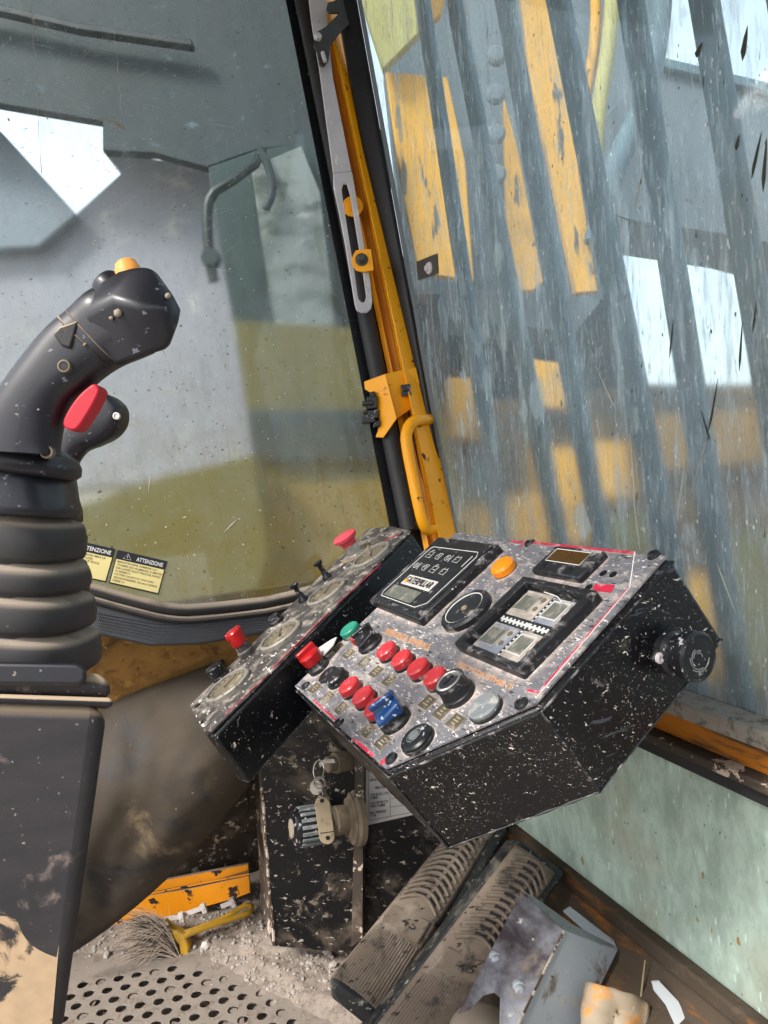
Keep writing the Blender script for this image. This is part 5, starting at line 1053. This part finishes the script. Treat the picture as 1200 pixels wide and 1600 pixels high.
R0 = n_; B0 = n_+4; asg = [0, 0, 1, 1, 1, 2, 2, 3, 3, 3, 3, 2, 1, 0]; fs = []
for i in range(n_):
    j = (i+1) % n_; a_, b_ = asg[i], asg[j]
    fs.append([i, j, R0+b_, R0+a_] if a_ != b_ else [i, j, R0+a_]); fs.append([j, i, B0+i, B0+j])
fs.append([B0+i for i in range(n_)]); m.add(vs, fs); part('head_shell', m, mt['plastic'], j1, bevel=.0042, seg=4, smooth=80)
m = M(); m.lathe(at(100, 572, jd-.0195), -FW, [(.0042, -.003), (.0042, .0008), (.0030, .0010), (.0025, -.001), (0, -.001)], 16); part('screw', m, mt['knob_dirty'], j1)
for (x, y, r, dd_) in ((184, 489, .0034, .0275), (174, 497, .0016, .0262), (133, 538, .0014, .0195), (262, 462, .0024, .026), (145, 503, .0010, .0195), (60, 640, .0010, .0185)):
    m = M(); rock(m, at(x, y, jd-dd_), r, .8); part('mud_fleck', m, mt['cap'], j1, smooth=60)
m = M(); m.lathe(at(100, 572, jd-.0202), -FW, [(.0027, -.002), (.0027, .0004), (0, .0004)], 6); part('screw_socket', m, mt['black_seal'], j1)
def ridge(i, t0, t1, name='ridge', mat='knob_dirty', r=.0007):
    q = M(); R_ = rr_[i]; n = len(R_); pts = [R_[int(n*t0+k) % n]*1.0 for k in range(int(n*(t1-t0))+1)]; c_ = sum(R_, V())/n
    q.tube([p+(p-c_).normalized()*.0001 for p in pts], r, 5); return part(name, q, mt[mat], j1)
for i in (7, 9, 11, 13, 15): ridge(i, .38, .62)
ridge(30, .5, 1.0, 'seam', 'knob_dirty', .0005); ridge(28, .62, 1.0, 'seam', 'pod', .0008)
m = M(); m.prism([at(x, y, jd-.0205) for x, y in [(82, 522), (92, 510), (122, 500), (110, 545), (95, 540)]], FW*.004); part('thumb_rest', m, mt['pod'], j1, bevel=.0015)
secs2 = [(88, 700, 122, 738, 1, 2.4), (88, 690, 122, 724, 1, 2.4), (97, 662, 136, 706, 1.0, 2.5), (114, 645, 157, 697, 1.05, 2.8), (134, 630, 180, 684, 1.3, 3.4), (152, 620, 193, 665, 1.4, 4.2), (168, 617, 195, 645, 1.35, 4.2), (178, 620, 192, 634, 1.1, 3.4)]
dj = .95
j2, _ = joystick(secs2, dj, .019, 'far small black joystick seen behind the near one')
m = M(); m.lathe(at(157, 624, dj), (UP*.9-RT*.2).normalized(), [(.009, -.002), (.009, .004), (.006, .007), (0, .0075)], 18); part('thumb_button', m, mt['trigger'], j2)
m = M(); m.lathe(at(160, 619, dj), (UP*.9-RT*.2).normalized(), [(.005, 0), (.005, .004), (0, .0045)], 14); part('orange_cap', m, mt['amber'], j2)
m = M(); m.lathe(at(182, 650, dj-.028), -FW, [(.0045, -.004), (.0045, .001), (.0032, .0012), (.003, -.001), (0, -.001)], 14); part('screw', m, mt['chrome'], j2)
# boot of the far joystick
rings = []
for y, xr_ in [(1000, 128), (900, 130), (880, 124), (872, 112), (862, 124), (840, 126), (830, 120), (822, 108), (815, 118), (800, 118), (780, 112), (730, 104)]:
    half = (xr_+20)/2; rings.append(sup(at(xr_-half, y, dj), half*dj/F, .06, 3, 32))
m = M(); m.loft(rings); part('boot', m, mt['boot'], j2, smooth=70)
# dried mud patch on the pod
m = M()
def mudp(u, v): return at(-30+u*128-v*18, 1425+v*190-u*15*(1-v), dp+(1425+v*190-1090)*.00006-.0006)
m.grid(60, 80, mudp)
tm = NT('dried_mud_patch'); f = tm.step(tm.noise(26, 8, .6, .5), .47, .54)
tm.b.inputs['Roughness'].default_value = .95; tm.l.new(tm.mix(tm.noise(60), lin('#8a7660'), lin('#b59c7c')), tm.b.inputs['Base Color']); tr1 = tm.node('ShaderNodeBsdfTransparent'); mx = tm.node('ShaderNodeMixShader'); tm.l.new(f, mx.inputs[0]); tm.l.new(tr1.outputs[0], mx.inputs[1]); tm.l.new(tm.b.outputs[0], mx.inputs[2]); tm.l.new(mx.outputs[0], tm.out.inputs[0])
part('dried_mud', m, tm.m, ac, label='pale dried mud splashed low on the pod')

# ================================================================== outside: guard bars
gg = thing('window_guard', 'row of slanting blue grey guard bars outside the side window', 'window guard', (.74, .9, .6))
bars = [((655, 0), (729, 500), 30), ((704, 0), (788, 433), 30), ((783, 0), (859, 433), 36), ((866, 0), (951, 433), 44), ((978, 0), (1054, 487), 44), ((1092, 0), (1173, 487), 46), ((1215, 0), (1300, 500), 46)]
XB = .76
for (a, b, wpx) in bars:
    A1, B1 = onx(a[0], a[1], XB), onx(b[0], b[1], XB); dr = (B1-A1).normalized(); mid = (A1+B1)/2
    hw = wpx*depth(mid)/F/2; A2 = A1-dr*.3; L = (B1-A2).z/dr.z
    k = (.50-A2.z)/dr.z; B2 = A2+dr*k; s_ = V((0, 1, 0))*hw*.98
    q = M(); q.prism([A2-s_, B2-s_, B2+s_, A2+s_], V((.022, 0, 0))); part('guard_bar', q, mt['guard'], gg, bevel=.007, seg=3)
q = M(); q.prism([(XB+.023, .2, .50), (XB+.023, 1.7, .50), (XB+.023, 1.7, .54), (XB+.023, .2, .54)], V((.02, 0, 0))); part('lower_rail', q, mt['guard'], gg)
# outside machine beyond the side window
ms = thing('drill_mast', 'yellow drilling mast with bolts and hoses seen through the side window', 'mast', tuple(at(820, 700, 3.4)))
def slab(name, pts, d, th, mat, parent, bevel=.006):
    q = M(); q.prism([at(x, y, d) for x, y in pts], FW*th); return part(name, q, mt[mat], parent, bevel=bevel)
slab('side_panel', [(575, -200), (665, -200), (662, 45), (600, 108), (560, -20)], 3.0, .05, 'ext_khaki', ms)
slab('column_plate', [(603, 112), (700, 120), (728, 250), (742, 440), (655, 425), (630, 300)], 3.1, .05, 'ext_yellow', ms)
slab('upper_plate', [(672, -200), (735, -200), (690, 20), (668, 40)], 3.2, .05, 'ext_yellow', ms)
slab('rear_web', [(600, 100), (700, -60), (1040, -200), (1010, 240), (960, 470), (640, 460)], 4.3, .2, 'ext_grey', ms)
slab('long_plate', [(790, -200), (852, -200), (905, 260), (935, 455), (900, 458), (868, 300), (830, 120)], 3.3, .05, 'ext_yellow', ms)
slab('short_plate', [(788, 150), (810, 230), (850, 440), (832, 455), (795, 452)], 3.35, .05, 'ext_yellow', ms)
slab('lower_plate', [(690, 452), (900, 458), (940, 470), (900, 520), (700, 500)], 3.6, .3, 'ext_grey', ms)
slab('mast_body', [(560, 440), (960, 440), (985, 560), (1000, 640), (560, 640)], 4.6, .4, 'slate', ms)
for (x, y) in ((775, 150), (775, 212), (776, 275), (776, 90)):
    q = M(); q.lathe(at(x, y, 3.2), -FW, [(.042, 0), (.042, .02), (.03, .032), (0, .034)], 14); part('bolt', q, mt['ext_grey'], ms)
q = M(); q.tube(chaikin([at(x, y, 3.25) for x, y in [(1035, -60), (1030, 60), (1005, 170), (960, 260), (930, 380)]], 2), .05, 12); part('hose', q, mt['guard'], ms)
q = M(); q.tube(chaikin([at(x, y, 3.35) for x, y in [(960, -80), (955, 60), (935, 170), (930, 260)]], 2), .035, 12); part('hose', q, mt['ext_khaki'], ms)
q = M(); q.tube(chaikin([at(x, y, 3.4) for x, y in [(925, -80), (935, 40), (915, 160)]], 2), .025, 12); part('hose', q, mt['ext_yellow'], ms)
bm = thing('boom', 'dark grey machine boom crossing the sky beyond the window bars', 'boom', tuple(at(1100, 260, 4)))
slab('beam', [(1020, 95), (1420, 190), (1420, 440), (1172, 372), (945, 338), (930, 200)], 4.0, .5, 'ext_grey', bm)
slab('pale_edge', [(1020, 85), (1420, 180), (1420, 195), (1020, 100)], 3.95, .05, 'guard', bm)
# low yellow body beyond, seen blurred through the dirtiest glass
bd = thing('engine_housing', 'yellow engine housing low outside the side window, blurred by dirt', 'engine housing', tuple(at(850, 900, 3)))
slab('body', [(640, 640), (1010, 600), (1450, 600), (1450, 1300), (640, 1300)], 3.4, .8, 'brown_body', bd)
for pts, mm, nm in [([(825, 560), (880, 568), (885, 640), (830, 630)], 'ext_yellow', 'panel'), ([(700, 590), (740, 590), (745, 690), (705, 680)], 'ext_yellow', 'panel'), ([(840, 700), (912, 700), (920, 850), (850, 850)], 'ext_yellow', 'panel'), ([(918, 690), (975, 690), (990, 775), (925, 780)], 'ext_yellow', 'panel'),
                    ([(700, 800), (835, 770), (850, 900), (700, 900)], 'ext_yellow', 'panel'), ([(940, 800), (1010, 800), (1020, 900), (945, 900)], 'olive', 'panel'), ([(1000, 650), (1190, 640), (1195, 720), (1010, 740)], 'rust', 'rusty_panel'), ([(730, 715), (775, 715), (780, 780), (735, 785)], 'cloudpanel', 'lamp'), ([(1030, 900), (1110, 900), (1120, 1060), (1040, 1060)], 'ext_yellow', 'panel'), ([(1140, 830), (1230, 830), (1230, 1080), (1140, 1080)], 'olive', 'panel')]:
    slab(nm, pts, 3.3, .08, mm, bd)
# ================================================================== outside: beyond the front window; pale and olive slabs imitate glass reflections
fc = thing('machine_hood', 'dark slate machine cover filling the top of the front window', 'machine cover', tuple(at(250, 0, 3.2)))
slab('cover', [(-500, -400), (520, -400), (560, 215), (400, 235), (322, 262), (240, 240), (160, 236), (160, 190), (0, 163), (-500, 60)], 3.2, .06, 'slate', fc)
slab('rail', [(-500, -60), (-20, 2), (120, 35), (300, 62), (300, 72), (120, 46), (-20, 14), (-500, -45)], 3.1, .05, 'ext_dark', fc, .005)
pw = thing('pale_reflection', 'pale grey slabs standing in for reflections in the middle of the front window', 'cabinet', tuple(at(200, 600, 3.6)))  # slabs shaped and coloured as the pale reflections in the glass
slab('reflection_slab', [(160, 236), (325, 262), (335, 330), (365, 500), (402, 745), (-500, 800), (-500, 420), (60, 385), (118, 335), (190, 270)], 3.6, .5, 'lavender', pw)
slab('side_panel', [(-500, 120), (0, 205), (118, 335), (60, 385), (-500, 420)], 3.5, .06, 'lavender2', pw)
tc_ = thing('teal_panel', 'dark teal panel with a mirror arm at the right of the front window', 'panel', tuple(at(380, 400, 3.0)))
slab('sheet', [(325, 262), (400, 235), (600, 200), (640, 540), (365, 505)], 3.0, .3, 'teal', tc_)
slab('cloud_reflection', [(392, 262), (470, 228), (500, 300), (528, 545), (438, 560), (412, 400)], 2.95, .01, 'cloudpanel', tc_)  # pale cloud reflection drawn as a solid slab
q = M(); q.tube(chaikin([at(x, y, 2.8) for x, y in [(335, 300), (322, 320), (326, 400), (334, 440)]], 2), .02, 10); q.tube([at(335, 300, 2.8), at(362, 284, 2.8), at(398, 258, 2.85), at(410, 236, 2.95)], .018, 8); part('mirror_arm', q, mt['teal2'] if 'teal2' in mt else mk('dark_green_tube', '#0a1a1a', .4, 0, .2, 9, [], .05), tc_)
q = M(); q.lathe(at(330, 405, 2.78), -FW, [(.035, -.02), (.035, .02), (.03, .03), (0, .03)], 18); part('clamp', q, mt['slate'], tc_)
q = M(); q.tube(chaikin([at(x, y, 2.8) for x, y in [(405, 235), (420, 260), (428, 300), (415, 328)]], 2), .015, 10); part('curved_tube', q, mt['slate'], tc_)
dk = thing('deck_reflection', 'olive yellow slabs standing in for a blurred deck reflection low in the front window', 'machine deck', tuple(at(300, 850, 2.4)))  # blurred reflection of a yellow deck, built as olive slabs
slab('deck_top', [(365, 500), (660, 520), (760, 1000), (300, 1000), (396, 712)], 2.9, .3, 'olive', dk)
slab('grey_band', [(385, 640), (600, 640), (610, 720), (395, 720)], 2.85, .03, 'slate', dk)
slab('yellow_front', [(400, 760), (640, 750), (660, 960), (300, 990), (390, 850)], 2.8, .04, 'olive3', dk)
slab('sage_front', [(-500, 790), (110, 795), (250, 745), (395, 712), (420, 860), (380, 1000), (-500, 1000)], 2.6, .2, 'olive2', dk)
q = M(); q.tube([at(x, y, 2.5) for x, y in [(-20, 760), (60, 720), (130, 735), (175, 705)]], .03, 8)
# bring pad and exposure sanity
print('tris', sum(len(m_.polygons) for m_ in bpy.data.meshes))
